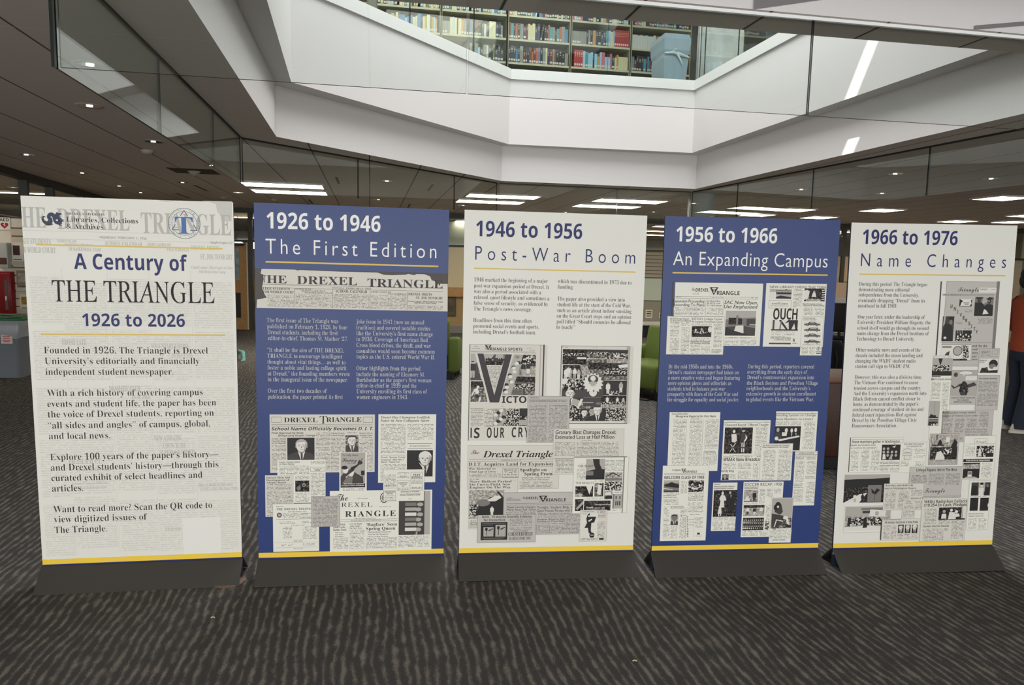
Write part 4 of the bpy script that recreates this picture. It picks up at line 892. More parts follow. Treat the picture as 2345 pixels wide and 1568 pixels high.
B.clip(722, 400, 940, 710, 'w', 2).P(732, 404, 928, 680, 'l', ('p', 'd', [(0, 0), (.95, 0), (.9, .3), (.6, .42), (.5, .6), (.3, .48), (.1, .4), (0, .3)]), ('e', 'w', .2, .5, .11, .1), ('e', 'k', .16, .57, .13, .055), ('p', 'w', [(.2, .3), (.42, .42), (.58, .5), (.52, .36), (.35, .2)]), ('p', 'm', [(.05, .1), (.3, .35), (.5, .3), (.45, .05)]), ('p', 'k', [(.42, .44), (.46, .52), (.76, .72), (.8, .68)]), ('p', 'k', [(.38, .5), (.42, .58), (.7, .66), (.68, .6)]), ('e', 'k', .79, .71, .1, .055), ('e', 'd', .79, .71, .06, .03), ('r', 'k', .83, .35, .97, .48), ('r', 'k', .89, .13, .91, .38), ('r', 'k', 0, 0, 1, .11))
B.Hd('To help them', 745, 432, 872, 15, 'g').Hd('Swing it', 742, 478, 908, 34, 'S').Hd('to you…', 787, 492, 868, 13, 'g').Hd('… Bell Telephone engineers', 742, 658, 918, 9, 'O', 'w').Hd('developed a better microphone', 738, 672, 920, 9, 'O', 'w').T((748, 690, 925, 706))
B.clip(129, 585, 360, 912, 't', 2).Hd('Drexel Men Aid', 140, 611, 327, 14, 's', 'k', 1.05).Hd('Development of', 140, 631, 322, 14, 's').Hd('Atomic Bomb', 140, 650, 297, 14, 's').T((142, 656, 352, 905))
B.clip(646, 710, 1456, 1178, 'w', 1).Hd('The', 690, 788, 790, 58, 'S').Hd('REXEL', 738, 838, 985, 34, 'c', 'k', 1.25).Hd('RIANGLE', 768, 916, 1172, 44, 's', 'k', 1.25).Hd('Sides and Angles of Drexel News', 842, 933, 1012, 9, 'i').R(690, 940, 1185, 942).R(690, 955, 1185, 957).Hd('VOLUNTOWERY, PA., FRIDAY, APRIL 23, 1943', 812, 951, 1050, 7, 'g')
B.Hd('Park', 730, 984, 768, 16).Hd('Ends Lark;', 673, 1007, 770, 16).Hd('Rather Dark', 673, 1028, 778, 16).Hd('Wild Ovation', 686, 1047, 752, 8).Hd('At the Station—', 686, 1062, 762, 8).Hd('Oil Production', 686, 1076, 754, 8).Hd('Carp the Mighty', 804, 978, 904, 12, 'i').Hd('Acting Flighty—', 804, 996, 900, 12, 'i').Hd('The Guy’s Nuts!', 804, 1013, 902, 12, 'i').Hd('‘Bagface’ Seen', 936, 990, 1183, 25).Hd('Spring Queen', 936, 1023, 1168, 25).Hd('Pulchritudinous Monstrosity', 948, 1043, 1134, 9).Hd('Noted for Her Popularity', 948, 1061, 1112, 9).Hd('Chosen to Rule Festivity', 948, 1079, 1110, 9).Hd('This is a news print', 868, 772, 950, 7, 'i').Hd('Pay no attention to this', 1040, 838, 1135, 7, 'i')
B.T((673, 1084, 792, 1172), (804, 1020, 922, 1172), (934, 1086, 1182, 1165), (1192, 1068, 1440, 1155))
B.P(1198, 712, 1443, 1056, 'd', *[('e', 'l', .62 + .06 * (k_ % 2), .12 + .115 * k_, .1, .045) for k_ in range(8)], *[('r', ('w', 'l', 'm')[k_ % 3], .2, .09 + .115 * k_, .56, .165 + .115 * k_) for k_ in range(8)], ('r', 'l', .82, 0, 1, 1), ('r', 'N', .5, .0, .6, .1)).P(1046, 722, 1112, 806, 'w', ('e', 'k', .5, .5, .48, .48), ('e', 'w', .5, .5, .4, .4), ('e', 'm', .5, .5, .28, .3))
B.clip(1072, 540, 1398, 788, 'w', 2, 1).T((1078, 575, 1172, 650), (1185, 560, 1280, 575)).box(1182, 625, 1280, 705).box(1292, 558, 1384, 642).box(1292, 648, 1384, 706).box(1074, 708, 1172, 788).Hd('TEXT', 1310, 592, 1368, 18, 'G').Hd('BOOKS', 1300, 612, 1380, 18, 'G').Hd('USED & NEW', 1302, 628, 1378, 9, 'g').Hd('RENT OR BUY', 1300, 640, 1378, 7, 'g').Hd('ZAVELLE’S', 1300, 692, 1378, 13, 'G').Hd('ABBOTTS', 1078, 676, 1172, 17, 's').Hd('The Standard of Purity', 1080, 690, 1170, 7, 'i').Hd('ORCHESTRA', 1083, 724, 1166, 11, 'G').Hd('SERVICE', 1097, 737, 1150, 11, 'G').Hd('by Charlie Rogers', 1085, 752, 1164, 7, 'g').Hd('REESE’S', 1205, 596, 1260, 9, 's').Hd('LUNCHEONETTE', 1184, 606, 1280, 9, 's').Hd('REMBRANDT', 1195, 650, 1270, 9, 'G').Hd('STUDIOS', 1205, 664, 1258, 9, 'G').Hd('INC.', 1220, 676, 1245, 8, 'G').Hd('SANDWICH SHOPPE', 1212, 722, 1360, 11, 'G').Hd('SPECIAL CAMPUS LUNCH', 1205, 748, 1362, 10, 'G').Hd('25¢', 1272, 776, 1300, 8, 'g').T((1205, 728, 1372, 740), (1190, 680, 1272, 700), (1080, 758, 1165, 782))
B.clip(190, 813, 562, 1188, 'w', 3, 1).Hd('Page Two', 220, 838, 275, 9).Hd('THE DREXEL TRIANGLE', 220, 863, 530, 16, 's', 'k', 1.1).Hd('ESTABLISHED 1926', 315, 880, 460, 8, 'g').T((270, 884, 500, 928)).R(220, 935, 545, 937).Hd('EDITORIAL STAFF', 338, 988, 445, 7, 'g').P(222, 882, 264, 922, 'w', ('e', 'd', .5, .5, .48, .46), ('e', 'l', .5, .5, .3, .3)).T((245, 950, 370, 970), (420, 945, 500, 970), (270, 990, 345, 1090), (430, 990, 540, 1090), (350, 1095, 430, 1115), (262, 1130, 350, 1148), (430, 1126, 525, 1146)).R(215, 1122, 550, 1123).R(215, 1162, 550, 1163).Hd('MAY 26, 1939', 358, 1174, 430, 7, 'g')
B.clip(497, 752, 726, 992, 'g', 4).T((510, 772, 710, 895), (510, 905, 710, 985)).Hd('Women Engineers', 510, 768, 600, 8, 's'); B.end()

# ---- panel 3
C = Board(*q[2], 'white panel headed 1946 to 1956 with a big letter V newspaper page', board_white)
C.frame(1030, 470, .2934)
C.head('title_lettering', [('1946 to 1956', 205, 240, 1033, 116, 'G')], 'n'); C.head('subtitle_lettering', [('Post-War Boom', 198, 425, 1447, 108, 'l', 1.6)], 'n'); C.rule(190, 486, 1450, 10)
C.para(190, 186, [('1946 marked the beginning of a major', 593, 765), ('post-war expansion period at Drexel. It', 640, 775), ('was also a period associated with a', 684, 712), ('relaxed, quiet lifestyle and sometimes a', 730, 777), ('false sense of security, as evidenced by', 775, 768), ('The Triangle’s news coverage.', 820, 638)], 30, 'h')
C.para(183, 181, [('Headlines from this time often', 910, 638), ('promoted social events and sports,', 955, 695), ('including Drexel’s football team,', 1000, 672)], 30, 'h')
C.para(844, 843, [('which was discontinued in 1973 due to', 606, 1418), ('funding.', 650, 964)], 30, 'h')
C.para(840, 832, [('The paper also provided a view into', 742, 1366), ('student life at the start of the Cold War,', 787, 1412), ('such as an article about indoor smoking', 832, 1417), ('on the Great Court steps and an opinion', 876, 1415), ('poll titled “Should commies be allowed', 920, 1411), ('to teach?”', 963, 980)], 30, 'h')
C.frame(1060, 780, .08929)
C.clip(172, 88, 2105, 2560, 't', 0).R(172, 88, 190, 2560, 'd').R(172, 84, 2105, 92, 'm').R(2062, 100, 2100, 2560, 'd').R(1985, 100, 2010, 2560, 'l').P(568, 105, 728, 245, 'l', ('p', 'k', [(0, 1), (1, 1), (.5, 0)]), ('r', 'w', .3, .8, .75, .92), ('r', 'w', .45, .35, .58, .85)).Hd('RIANGLE SPORTS', 700, 250, 1525, 75, 'k').Hd('A Page', 285, 155, 385, 24, 'g').Hd('Upon Special', 240, 208, 435, 24, 'g').Hd('Let’s Go', 1640, 198, 1755, 24, 'g').Hd('Classmates', 1705, 250, 1845, 22, 'g').R(210, 262, 1870, 268).R(210, 290, 1870, 294).T((935, 290, 1130, 312), (1570, 298, 1870, 325), (215, 265, 360, 285))
C.P(203, 325, 500, 1015, 'd', ('p', 'l', [(0, 1), (.5, 1), (.62, .72), (.3, .6), (0, .62)]), ('f', .17, .1, .62, 'k', 'l', 'l'), ('e', 'l', .42, .68, .09, .05), ('p', 'w', [(.35, 1), (1, 1), (1, .05), (.9, .05)]), ('e', 'm', .72, .32, .06, .05)).P(203, 1035, 640, 1568, 'N', ('r', 'K', 0, .72, 1, 1), ('p', 'w', [(.7, 1), (1, 1), (1, 0), (.98, 0)]), ('e', 'w', .42, .72, .08, .07), ('p', 'w', [(.2, .62), (.4, .68), (.5, .45), (.3, .35)]), ('p', 'k', [(.25, .4), (.5, .3), (.58, .18), (.35, .2)]), ('p', 'w', [(.5, .25), (.62, .2), (.55, .02), (.45, .0)]), ('p', 'w', [(.02, .3), (.22, .62), (.27, .55), (.08, .28)]))
C.P(540, 335, 1090, 625, 'l', ('p', 'K', [(0.1, 0), (.85, 0), (.92, .55), (.7, .5), (.45, .55), (.2, .6), (.08, .5)]), ('p', 'd', [(.35, .6), (.45, .85), (.5, .98), (.56, .9), (.52, .7), (.62, .55), (.5, .4)]), ('e', 'w', .41, .48, .035, .07), *[('e', 'k', .12 + .1 * j, .52 + .05 * (j % 2), .04, .09) for j in range(9)])
C.P(1240, 355, 1860, 895, 'L', ('r', 'C', .3, .45, 1, 1), ('p', 'l', [(0, 1), (.48, 1), (.27, .0), (0, 0)]), ('f', .5, .05, .6, 'k', 'l', 'l'), ('f', .7, .1, .55, 'k', 'l', 'w'), ('r', 'd', .78, .48, 1, .58)).P(1225, 915, 1845, 1395, 'N', ('r', 'K', 0, .7, 1, 1), ('r', 'c', .1, .33, .95, .62), ('p', 'l', [(0, 1), (.25, 1), (.02, 0), (0, 0)]))
C.P(1040, 350, 1545, 1400, 'l', *[('e', c_, a_, b_, .1, .04) for c_, a_, b_ in (('k', .6, .97), ('w', .68, .94), ('k', .75, .8), ('w', .66, .78), ('k', .5, .69), ('w', .52, .67), ('w', .55, .58), ('k', .33, .5), ('w', .36, .46), ('k', .38, .34), ('w', .42, .33), ('k', .18, .26), ('w', .2, .2), ('k', .1, .12), ('w', .17, .08))])
m = MB()
vv = [C.loc(*p) for p in ((370, 325), (527, 327), (805, 1390), (1100, 350), (1258, 352), (925, 1580), (690, 1580))]
m.add([(a, -.00125, b) for a, b in [C.loc(*p) for p in ((310, 325), (370, 325), (690, 1580), (650, 1580))]], [(0, 1, 2, 3)], paper['t'])
m.add([(a, -.00125, b) for a, b in [C.loc(*p) for p in ((1258, 352), (1308, 352), (975, 1420), (930, 1580))]], [(0, 1, 2, 3)], paper['t'])
m.add([(a, -.00126, b) for a, b in vv], [(0, 1, 2, 6), (2, 5, 6), (2, 3, 4, 5)], inks['c']); C.ph.append(m)
C.Hd('ICTORY', 1000, 1590, 1990, 165, 'k', 'k', .95)
vt = [C.loc(*p) for p in ((620, 635), (1005, 640), (815, 1300), (795, 1300))]; C.cm.add([(a, -.00112, b) for a, b in vt], [(0, 1, 2, 3)], col_t)
C.frame(1030, 900, .2934)
C.R(405, 98, 420, 104, 'l').T((270, 118, 360, 262), (165, 130, 262, 140), (165, 158, 240, 168), (165, 186, 250, 198), (165, 216, 240, 230), (165, 248, 250, 260)).Hd('S', 188, 350, 232, 76, 'k').Hd('OUR', 288, 348, 425, 76, 'k', 'k', 1.3).Hd('CRY', 482, 344, 620, 74, 'k', 'k', 1.3).P(340, 118, 540, 256, 'L', *[('e', 'k' if j % 2 else 'w', .1 + .1 * (j % 4), .15 + .12 * j, .08, .1) for j in range(7)], ('p', 'c', [(.38, 0), (.55, .95), (1, .95), (1, 0)])).P(545, 118, 615, 256, 'C', ('r', 'k', 0, .55, 1, 1), ('r', 'l', 0, .05, 1, .35)).R(162, 270, 172, 348, 'd')
for t, yb in (('The Football Season', 126), ('Drexel’s Grid History', 154), ('Cage Preview', 182), ('Champion Boosters', 212), ('Meet the Allen Family', 244)): C.Hd(t, 163, yb, 262, 9, 'O')
C.frame(1270, 780, .12752)
C.clip(120, 88, 1362, 1490, 't', 0).R(120, 88, 132, 1490, 'd').R(120, 86, 1362, 94, 'm').R(1300, 100, 1362, 1480, 'l').R(120, 1478, 1300, 1490, 'd').T((140, 112, 250, 122), (690, 118, 785, 130), (1272, 122, 1325, 134))
for x0, y0, x1, y1, bg, sh in ((150, 150, 572, 425, 'K', [('r', 'w', .6, .35, .98, .48), ('r', 'c', 0, .55, .9, .75)]), (575, 155, 950, 320, 'N', [('r', 'k', 0, .75, 1, 1), ('r', 'c', .05, .45, 1, .7)]), (950, 160, 1310, 435, 'L', [('r', 'k', 0, .75, 1, 1), ('r', 'C', 0, .4, 1, .8)]), (150, 432, 500, 680, 'K', [('f', .15, 0, .75, 'w', 'l', 'w'), ('f', .38, .05, .75, 'l', 'w', 'l'), ('f', .6, .05, .75, 'w', 'w', 'l'), ('f', .8, 0, .7, 'l', 'w', 'w'), ('f', .28, .1, .8, 'w', 'l', 'w')]),
                           (465, 325, 930, 640, 'N', [('p', 'L', [(0, .65), (.1, .0), (.4, .1), (.3, .6)]), ('r', 'K', .3, .4, 1, .8)]), (890, 400, 1300, 710, 'K', [('r', 'c', 0, .35, 1, .7), ('r', 'N', 0, 0, 1, .25), ('p', 'w', [(.65, .72), (1, .75), (1, .95), (.6, .9)])]), (135, 690, 515, 890, 'C', [('p', 'w', [(0, 1), (.3, 1), (.2, .6), (0, .5)])]), (880, 715, 1290, 980, 'k', [('f', .2, .1, .8, 'w', 'l', 'w'), ('f', .75, .2, .75, 'l', 'l', 'w'), ('r', 'c', .3, .05, .7, .3), ('r', 'w', .25, .02, .4, .1)]),
                           (130, 880, 515, 1160, 'd', [('b', .38, .0, .95, 'l', 'w', 'k')]), (835, 985, 1280, 1210, 'K', [('r', 'L', 0, 0, 1, .4), ('f', .25, .3, .65, 'w', 'l', 'w'), ('f', .65, .3, .6, 'w', 'l', 'l'), ('f', .88, .2, .65, 'l', 'w', 'd'), ('r', 'c', 0, .3, 1, .5)]), (400, 1020, 850, 1230, 'd', [('r', 'l', .2, .55, .65, .62), ('p', 'w', [(.0, .1), (.15, .9), (.25, .9), (.1, .0)]), ('e', 'm', .85, .5, .1, .1), ('r', 'N', .1, 0, .7, .25)]), (240, 1160, 500, 1440, 'C', [('p', 'w', [(.05, .1), (.35, .25), (.3, .05), (.15, 0)])]),
                           (460, 1195, 912, 1440, 'k', [('b', .17, 0, .75, 'k', 'w', 'k'), ('b', .48, .05, .8, 'd', 'l', 'k'), ('b', .68, .0, .95, 'k', 'w', 'w')]), (915, 1210, 1275, 1440, 'c', [])):
    C.P(x0, y0, x1, y1, bg, *sh)
m = MB(); C.rect(m, 520, 640, 870, 1020, SH['d'], .00150)
star = [C.loc(690 + (190 if t % 2 else 150) * math.cos(t * PI / 16), 760 + (190 if t % 2 else 150) * math.sin(t * PI / 16)) for t in range(32)]; m.add([(a, -.00152, b) for a, b in star], [tuple(range(32))], SH['w'])
for cx_, cy_, rx_, ry_, s_ in ((690, 690, 95, 75, 'd'), (690, 675, 48, 50, 'w'), (690, 770, 80, 45, 'l'), (610, 800, 40, 30, 'w'), (770, 800, 40, 30, 'w'), (690, 930, 70, 70, 'w'), (700, 900, 16, 20, 'm')):
    m.add([(a, -.00153 - .00001 * len(m.v) / 20, b) for a, b in [C.loc(cx_ + rx_ * math.cos(t * PI / 8), cy_ + ry_ * math.sin(t * PI / 8)) for t in range(16)]], [tuple(range(16))], SH[s_])
C.ph.append(m)
C.frame(1030, 900, .2934)
C.clip(608, 22, 927, 386, 'g', 2).box(620, 48, 915, 78, 2, 'm').Hd('OPINION POLL', 622, 40, 695, 9, 'o').Hd('SHOULD COMMIES BE ALLOWED TO TEACH?', 628, 66, 910, 11, 'k').T((620, 88, 755, 378), (775, 88, 912, 378))
C.clip(140, 406, 850, 745, 't', 0, 1).Hd('The', 165, 475, 228, 32, 'S').Hd('Drexel Triangle', 258, 500, 803, 50, 'i', 'k', .95).R(150, 515, 805, 517).R(145, 532, 805, 534).Hd('PHILADELPHIA, PA., MAY 16, 1947', 402, 528, 560, 8, 'g').Hd('D.I.T. Acquires Land for Expansion', 147, 567, 803, 26, 's', 'k', 1.05).R(145, 575, 805, 577).Hd('War Memorial on', 150, 597, 357, 16, 'i').Hd('Final Lap of Drive', 148, 620, 360, 16, 'i').box(412, 585, 535, 658).Hd('Reunion of', 425, 604, 522, 12).Hd('’37 and ’12', 427, 622, 520, 12).Hd('at the Prom', 422, 640, 524, 12).Hd('Spotlight on', 548, 610, 755, 25).Hd('Spring Prom', 582, 642, 800, 25).Hd('Johnny Long’s Orchestra to Play', 562, 664, 782, 10).Hd('For Social Event of the Season', 562, 680, 770, 10).T((150, 625, 402, 658), (418, 645, 530, 658), (545, 690, 800, 742))
C.clip(150, 660, 523, 1055, 't', 1, 1).Hd('Navy Hellcat Parked', 158, 698, 482, 17, 's', 'k', 1.05).Hd('On Curtis Field; New', 156, 721, 472, 17, 's', 'k', 1.05).Hd('Engines On The Way', 155, 744, 475, 17, 's', 'k', 1.05).T((160, 668, 230, 676), (475, 672, 515, 680)).P(152, 756, 420, 975, 'L', ('r', 'k', .15, .1, 1, .45), ('p', 'k', [(.0, .3), (.2, .5), (.5, .55), (.6, .75), (1, .8), (1, .2), (.3, .2)]), ('p', 'w', [(.45, .6), (.75, .8), (1, .78), (.75, .6)]), ('p', 'k', [(.78, .93), (.84, .95), (1, .72), (.95, .7)]), ('e', 'm', .4, .55, .2, .12), ('f', .66, .1, .34, 'w', 'l', 'w'), ('p', 'c', [(0, .1), (.2, .15), (.3, .5), (.05, .5)])).Hd('A.S.C.', 158, 1000, 215, 11, 'i').Hd('Spring', 155, 1015, 215, 11, 'i').Hd('Meeting', 153, 1029, 218, 11, 'i').T((150, 1032, 215, 1050))
C.clip(420, 775, 1025, 1097, 'g', 2).Hd('The', 566, 823, 595, 18, 'S').Hd('DREXEL', 597, 828, 690, 20, 'k').P(695, 800, 760, 850, 'l', ('p', 'k', [(0, 1), (1, 1), (.5, 0)]), ('r', 'w', .3, .75, .72, .88), ('r', 'w', .45, .35, .57, .8)).Hd('RIANGLE', 750, 845, 907, 24, 'k').R(440, 860, 965, 862).R(440, 872, 965, 874).Hd('AT DREXEL—', 443, 822, 500, 7, 'g').Hd('NEARLY EVERYONE', 443, 832, 548, 7, 'g').Hd('READS THE TRIANGLE', 443, 841, 555, 7, 'g').Hd('Departmental Changes', 443, 896, 670, 15, 'o').Hd('Mark New Fall Term', 443, 917, 670, 15, 'o').Hd('Tonight, Student Bldg. In', 680, 900, 962, 20, 'g').Hd('Open House Parties with D', 678, 926, 965, 20, 'g').T((440, 922, 670, 945), (690, 935, 1015, 965), (905, 965, 1018, 1090), (785, 1030, 900, 1090)).Hd('Students Asked to Stop', 680, 990, 900, 13, 'o').Hd('Smoking on Court Steps', 678, 1006, 898, 13, 'o').T((678, 1012, 900, 1026)).box(675, 1032, 780, 1092).T((685, 1038, 772, 1086))
C.clip(215, 950, 668, 1160, 'g', 3).Hd('NOW…10 Months Scientific Evidence', 252, 974, 640, 17, 'k').Hd('For Chesterfield', 265, 998, 430, 17, 'k').P(243, 1006, 447, 1142, 'k', ('r', 'l', .1, .2, .48, .72), ('r', 'l', .55, .18, .94, .84), ('e', 'k', .21, .6, .05, .09), ('r', 'k', .2, .25, .22, .55), ('e', 'k', .66, .68, .05, .1), ('r', 'k', .65, .25, .675, .6), ('p', 'd', [(.28, .55), (.46, .66), (.46, .6), (.3, .48)]), ('p', 'd', [(.73, .62), (.92, .74), (.92, .68), (.75, .55)]), ('r', 'm', .05, .92, .93, .95), ('r', 'm', .05, .83, .45, .86), ('r', 'm', .05, .09, .9, .12), ('r', 'm', .12, .04, .8, .06)).Hd('A', 466, 994, 478, 16).T((482, 980, 642, 1002), (465, 1004, 642, 1020), (465, 1024, 642, 1036), (465, 1044, 642, 1062)).Hd('MUCH MILDER', 497, 1080, 608, 10, 'o').Hd('CHESTERFIELD', 457, 1112, 645, 27, 's').Hd('IS BEST FOR YOU', 463, 1143, 632, 22, 's')
C.clip(810, 276, 1348, 630, 't', 3, 1).Hd('Granary Blast Damages Drexel;', 824, 318, 1297, 30, 'u').Hd('Estimated Loss at Half Million', 824, 355, 1283, 30, 'u').Hd('by Joyce DeHart', 1030, 370, 1110, 7, 'o').T((820, 376, 978, 492), (990, 376, 1146, 492), (1158, 376, 1316, 492), (825, 525, 965, 622)).R(815, 508, 970, 510).Hd('RELOCATED MEETINGS', 825, 524, 962, 7, 'G')
C.clip(968, 497, 1380, 933, 'w', 4, 1).R(968, 495, 1380, 500, 'd').R(1358, 500, 1366, 933, 'm').P(1065, 512, 1206, 672, 'l', ('p', 'k', [(0, 0), (1, 0), (1, .5), (.85, .5), (.72, .75), (.7, 1), (.35, 1), (.4, .75), (.5, .5), (0, .4)]), ('r', 'm', .0, .2, .4, .4)).R(1008, 545, 1136, 592, 'w').Hd('THE BLAST', 997, 577, 1122, 17, 'g', 'k', 1.1).Hd('THE RESULTS', 980, 708, 1124, 17, 'g', 'k', 1.05).T((992, 592, 1055, 675), (1213, 520, 1355, 610), (1130, 680, 1200, 690), (1050, 815, 1195, 830), (1278, 765, 1345, 780), (1268, 900, 1335, 915))
C.P(1212, 616, 1345, 682, 'L', ('p', 'k', [(.0, .5), (.45, 1), (.9, .5), (.85, .48), (.45, .85), (.05, .45)]), ('r', 'm', 0, 0, 1, .3)).P(1208, 688, 1343, 758, 'c').P(980, 726, 1116, 806, 'K', ('p', 'w', [(.6, 1), (.95, 1), (.8, .2)]), ('r', 'L', .0, .0, .4, .3)).P(1130, 700, 1196, 804, 'N', ('p', 'w', [(.4, .9), (.8, .8), (.7, .1), (.3, .2)]), ('r', 'k', .85, 0, 1, 1)).P(978, 826, 1040, 918, 'K', ('p', 'l', [(.1, .2), (1, .9), (1, .6), (.3, .1)])).P(1048, 838, 1252, 914, 'K', ('r', 'l', .4, .55, 1, .65), ('r', 'N', .1, 0, .8, .35)).P(1206, 765, 1266, 826, 'N', ('r', 'w', .1, .5, .9, .9), ('r', 'k', .2, .1, 1, .4)).P(1272, 785, 1342, 896, 'l', ('r', 'm', .0, 0, .15, 1), ('r', 'k', .3, .2, .4, .5), ('r', 'k', .5, .2, .6, .5), ('r', 'k', .7, .2, .8, .5), ('r', 'k', .3, .65, .4, .85), ('r', 'k', .7, .65, .8, .85))
C.clip(1016, 910, 1220, 1153, 't', 5, 1).Hd('“I feel like a Coke…', 1038, 926, 1130, 8, 'i').Hd('So go!', 1036, 943, 1068, 8, 'i').P(1028, 935, 1148, 1125, 'w', ('p', 'k', [(.38, .95), (.5, 1), (.52, .85), (.9, .85), (.8, .62), (.62, .6), (.6, .3), (.66, .18), (.48, .18), (.42, .4), (.2, .4), (.35, .6), (.3, .78)]), ('e', 'w', .46, .88, .05, .04), ('p', 'w', [(.3, .38), (.36, .38), (.28, .2), (.22, .25)]), ('p', 'w', [(.42, .7), (.65, .78), (.64, .72), (.46, .64)]), ('e', 'k', .68, .1, .16, .11), ('r', 'w', .58, .09, .8, .12)).box(1152, 915, 1213, 966).T((1158, 920, 1208, 960), (1152, 1000, 1210, 1060), (1150, 1080, 1205, 1130), (1025, 1098, 1085, 1122), (1022, 1130, 1145, 1142)).R(1165, 1128, 1200, 1142, 'k'); C.end()
# ---- panel 4
D = Board(*q[3], 'blue panel headed 1956 to 1966 with newspaper pages above and below the text', board_blue)
D.frame(1480, 480, .2934)
D.head('title_lettering', [('1956 to 1966', 232, 247, 1020, 112, 'G')], 'w'); D.head('subtitle_lettering', [('An Expanding Campus', 208, 432, 1414, 108, 'l', 1.05)], 'w', 'thin white lettering'); D.rule(205, 486, 1417, 11)
D.para(173, 162, [('By the mid-1950s and into the 1960s,', 1238, 677), ('Drexel’s student newspaper had taken on', 1282, 720), ('a more creative voice and began featuring', 1325, 730), ('more opinion pieces and editorials as', 1367, 663), ('students tried to balance post-war', 1411, 614), ('prosperity with fears of the Cold War and', 1453, 716), ('the struggle for equality and social justice.', 1496, 722)], 30, 'w')
D.para(791, 777, [('During this period, reporters covered', 1237, 1310), ('everything from the early days of', 1280, 1255), ('Drexel’s controversial expansion into', 1322, 1308), ('the Black Bottom and Powelton Village', 1366, 1338), ('neighborhoods and the University’s', 1408, 1279), ('extensive growth in student enrollment', 1450, 1323), ('to global events like the Vietnam War.', 1494, 1306)], 30, 'w')
def tri_mast(Z, x0, x1, y0, y1, tx):
    """the old masthead: small words, then a black triangle holding a white T"""
    w_ = x1 - x0; Z.P(tx, y0, tx + w_ * .19, y1, 'w', ('p', 'k', [(0, 1), (1, 1), (.5, 0)]), ('r', 'w', .28, .76, .74, .9), ('r', 'w', .45, .3, .57, .8))
D.clip(205, 566, 913, 1063, 'w', 0).R(203, 566, 214, 850, 'd').Hd('The', 352, 632, 382, 26, 'S').Hd('DREXEL', 385, 638, 488, 24, 'k').Hd('RIANGLE', 550, 664, 728, 30, 'k'); tri_mast(D, 352, 728, 604, 668, 492)
D.R(228, 675, 872, 677).R(228, 690, 872, 692).T((228, 678, 272, 688), (500, 682, 600, 690), (820, 686, 872, 694), (362, 642, 410, 662)).Hd('Expansion Proceeding', 208, 722, 454, 22, 'u').Hd('According To Plans', 207, 751, 454, 22, 'u').Hd('Enrollment Rises', 474, 718, 578, 13, 'o').Hd('By 20 Per Cent', 474, 735, 578, 13, 'o').Hd('To 1100 Freshmen', 474, 753, 588, 13, 'o').Hd('SAC Now Open,', 608, 735, 868, 27, 'o').Hd('Use Emphasized', 606, 768, 868, 27, 'o').T((212, 760, 460, 822), (472, 762, 598, 822), (700, 772, 775, 780)).R(466, 700, 468, 825, 'm').R(602, 700, 604, 825, 'm')
D.P(612, 788, 858, 984, 'm', ('p', 'l', [(0, 1), (1, 1), (1, .75), (0, .65)]), ('p', 'd', [(0, 0), (1, 0), (1, .3), (.6, .4), (0, .35)]), ('p', 'w', [(.35, .4), (.6, .42), (.62, .05), (.3, .2)]), ('p', 'k', [(0, 0), (.9, 0), (.3, .2), (0, .35)]), ('r', 'k', .2, .5, .35, .7), ('r', 'K', .1, .45, .55, .72), ('r', 'd', .7, .4, 1, .68), ('r', 'l', .8, .42, 1, .47), ('r', 'm', .35, .42, .42, .82)).T((612, 992, 860, 1008), (608, 1018, 722, 1058), (730, 1018, 858, 1058))
D.clip(152, 828, 614, 1132, 'w', 1, 1).R(166, 830, 600, 832).T((190, 832, 225, 838), (352, 833, 435, 840)).Hd('1450 Elevate Drexel', 184, 856, 330, 12).Hd('To Record Enrollment', 184, 871, 348, 12).Hd('630 Start College Career', 355, 859, 595, 16, 'g').Hd('At Largest Freshman Camp', 353, 880, 597, 16, 'g').T((184, 878, 258, 990), (268, 878, 345, 910), (266, 920, 340, 1128), (180, 1000, 255, 1128), (352, 890, 510, 905), (520, 890, 595, 1075), (348, 998, 505, 1020), (342, 1055, 420, 1128), (425, 1062, 500, 1128)).P(352, 908, 510, 994, 'K', ('e', 'l', .5, .7, .06, .12), ('e', 'w', .2, .65, .05, .1), ('e', 'w', .92, .7, .1, .28), ('p', 'w', [(.4, .3), (.62, .35), (.6, .6), (.42, .55)]), ('r', 'c', .1, .35, .8, .55), ('r', 'k', .15, .0, 1, .22)).Hd('Sorensen to Discuss', 345, 1034, 495, 13, 'k').Hd('US Foreign Policies', 345, 1048, 495, 12, 'k').Hd('SAM Highlights', 508, 1096, 588, 9, 'o').Hd('Organizations', 508, 1108, 585, 9, 'o').Hd('For Students', 508, 1119, 570, 9, 'o')
D.clip(908, 572, 1410, 1072, 'w', 0).Hd('NEW LIBRARY OPENS THIS TERM', 965, 611, 1402, 19, 'g').P(960, 618, 1135, 698, 'l', ('r', 'k', .3, .48, 1, .85), *[('r', 'w', .33 + .067 * j, .68, .385 + .067 * j, .78) for j in range(10)], ('p', 'k', [(.2, .15), (.5, .35), (1, .2), (1, .05), (.3, .05)]), ('r', 'k', .7, .9, .8, .98), ('r', 'w', 0, 0, .3, .7)).box(957, 706, 1132, 768, 2, 'm').Hd('ALPHA PI LAMBDA', 978, 738, 1105, 9, 'G').Hd('NEW PLEDGE FRATERNITY CLASS', 970, 753, 1112, 6, 'g').T((1142, 618, 1220, 765), (1225, 760, 1300, 825), (1310, 760, 1388, 825), (1020, 720, 1062, 728))
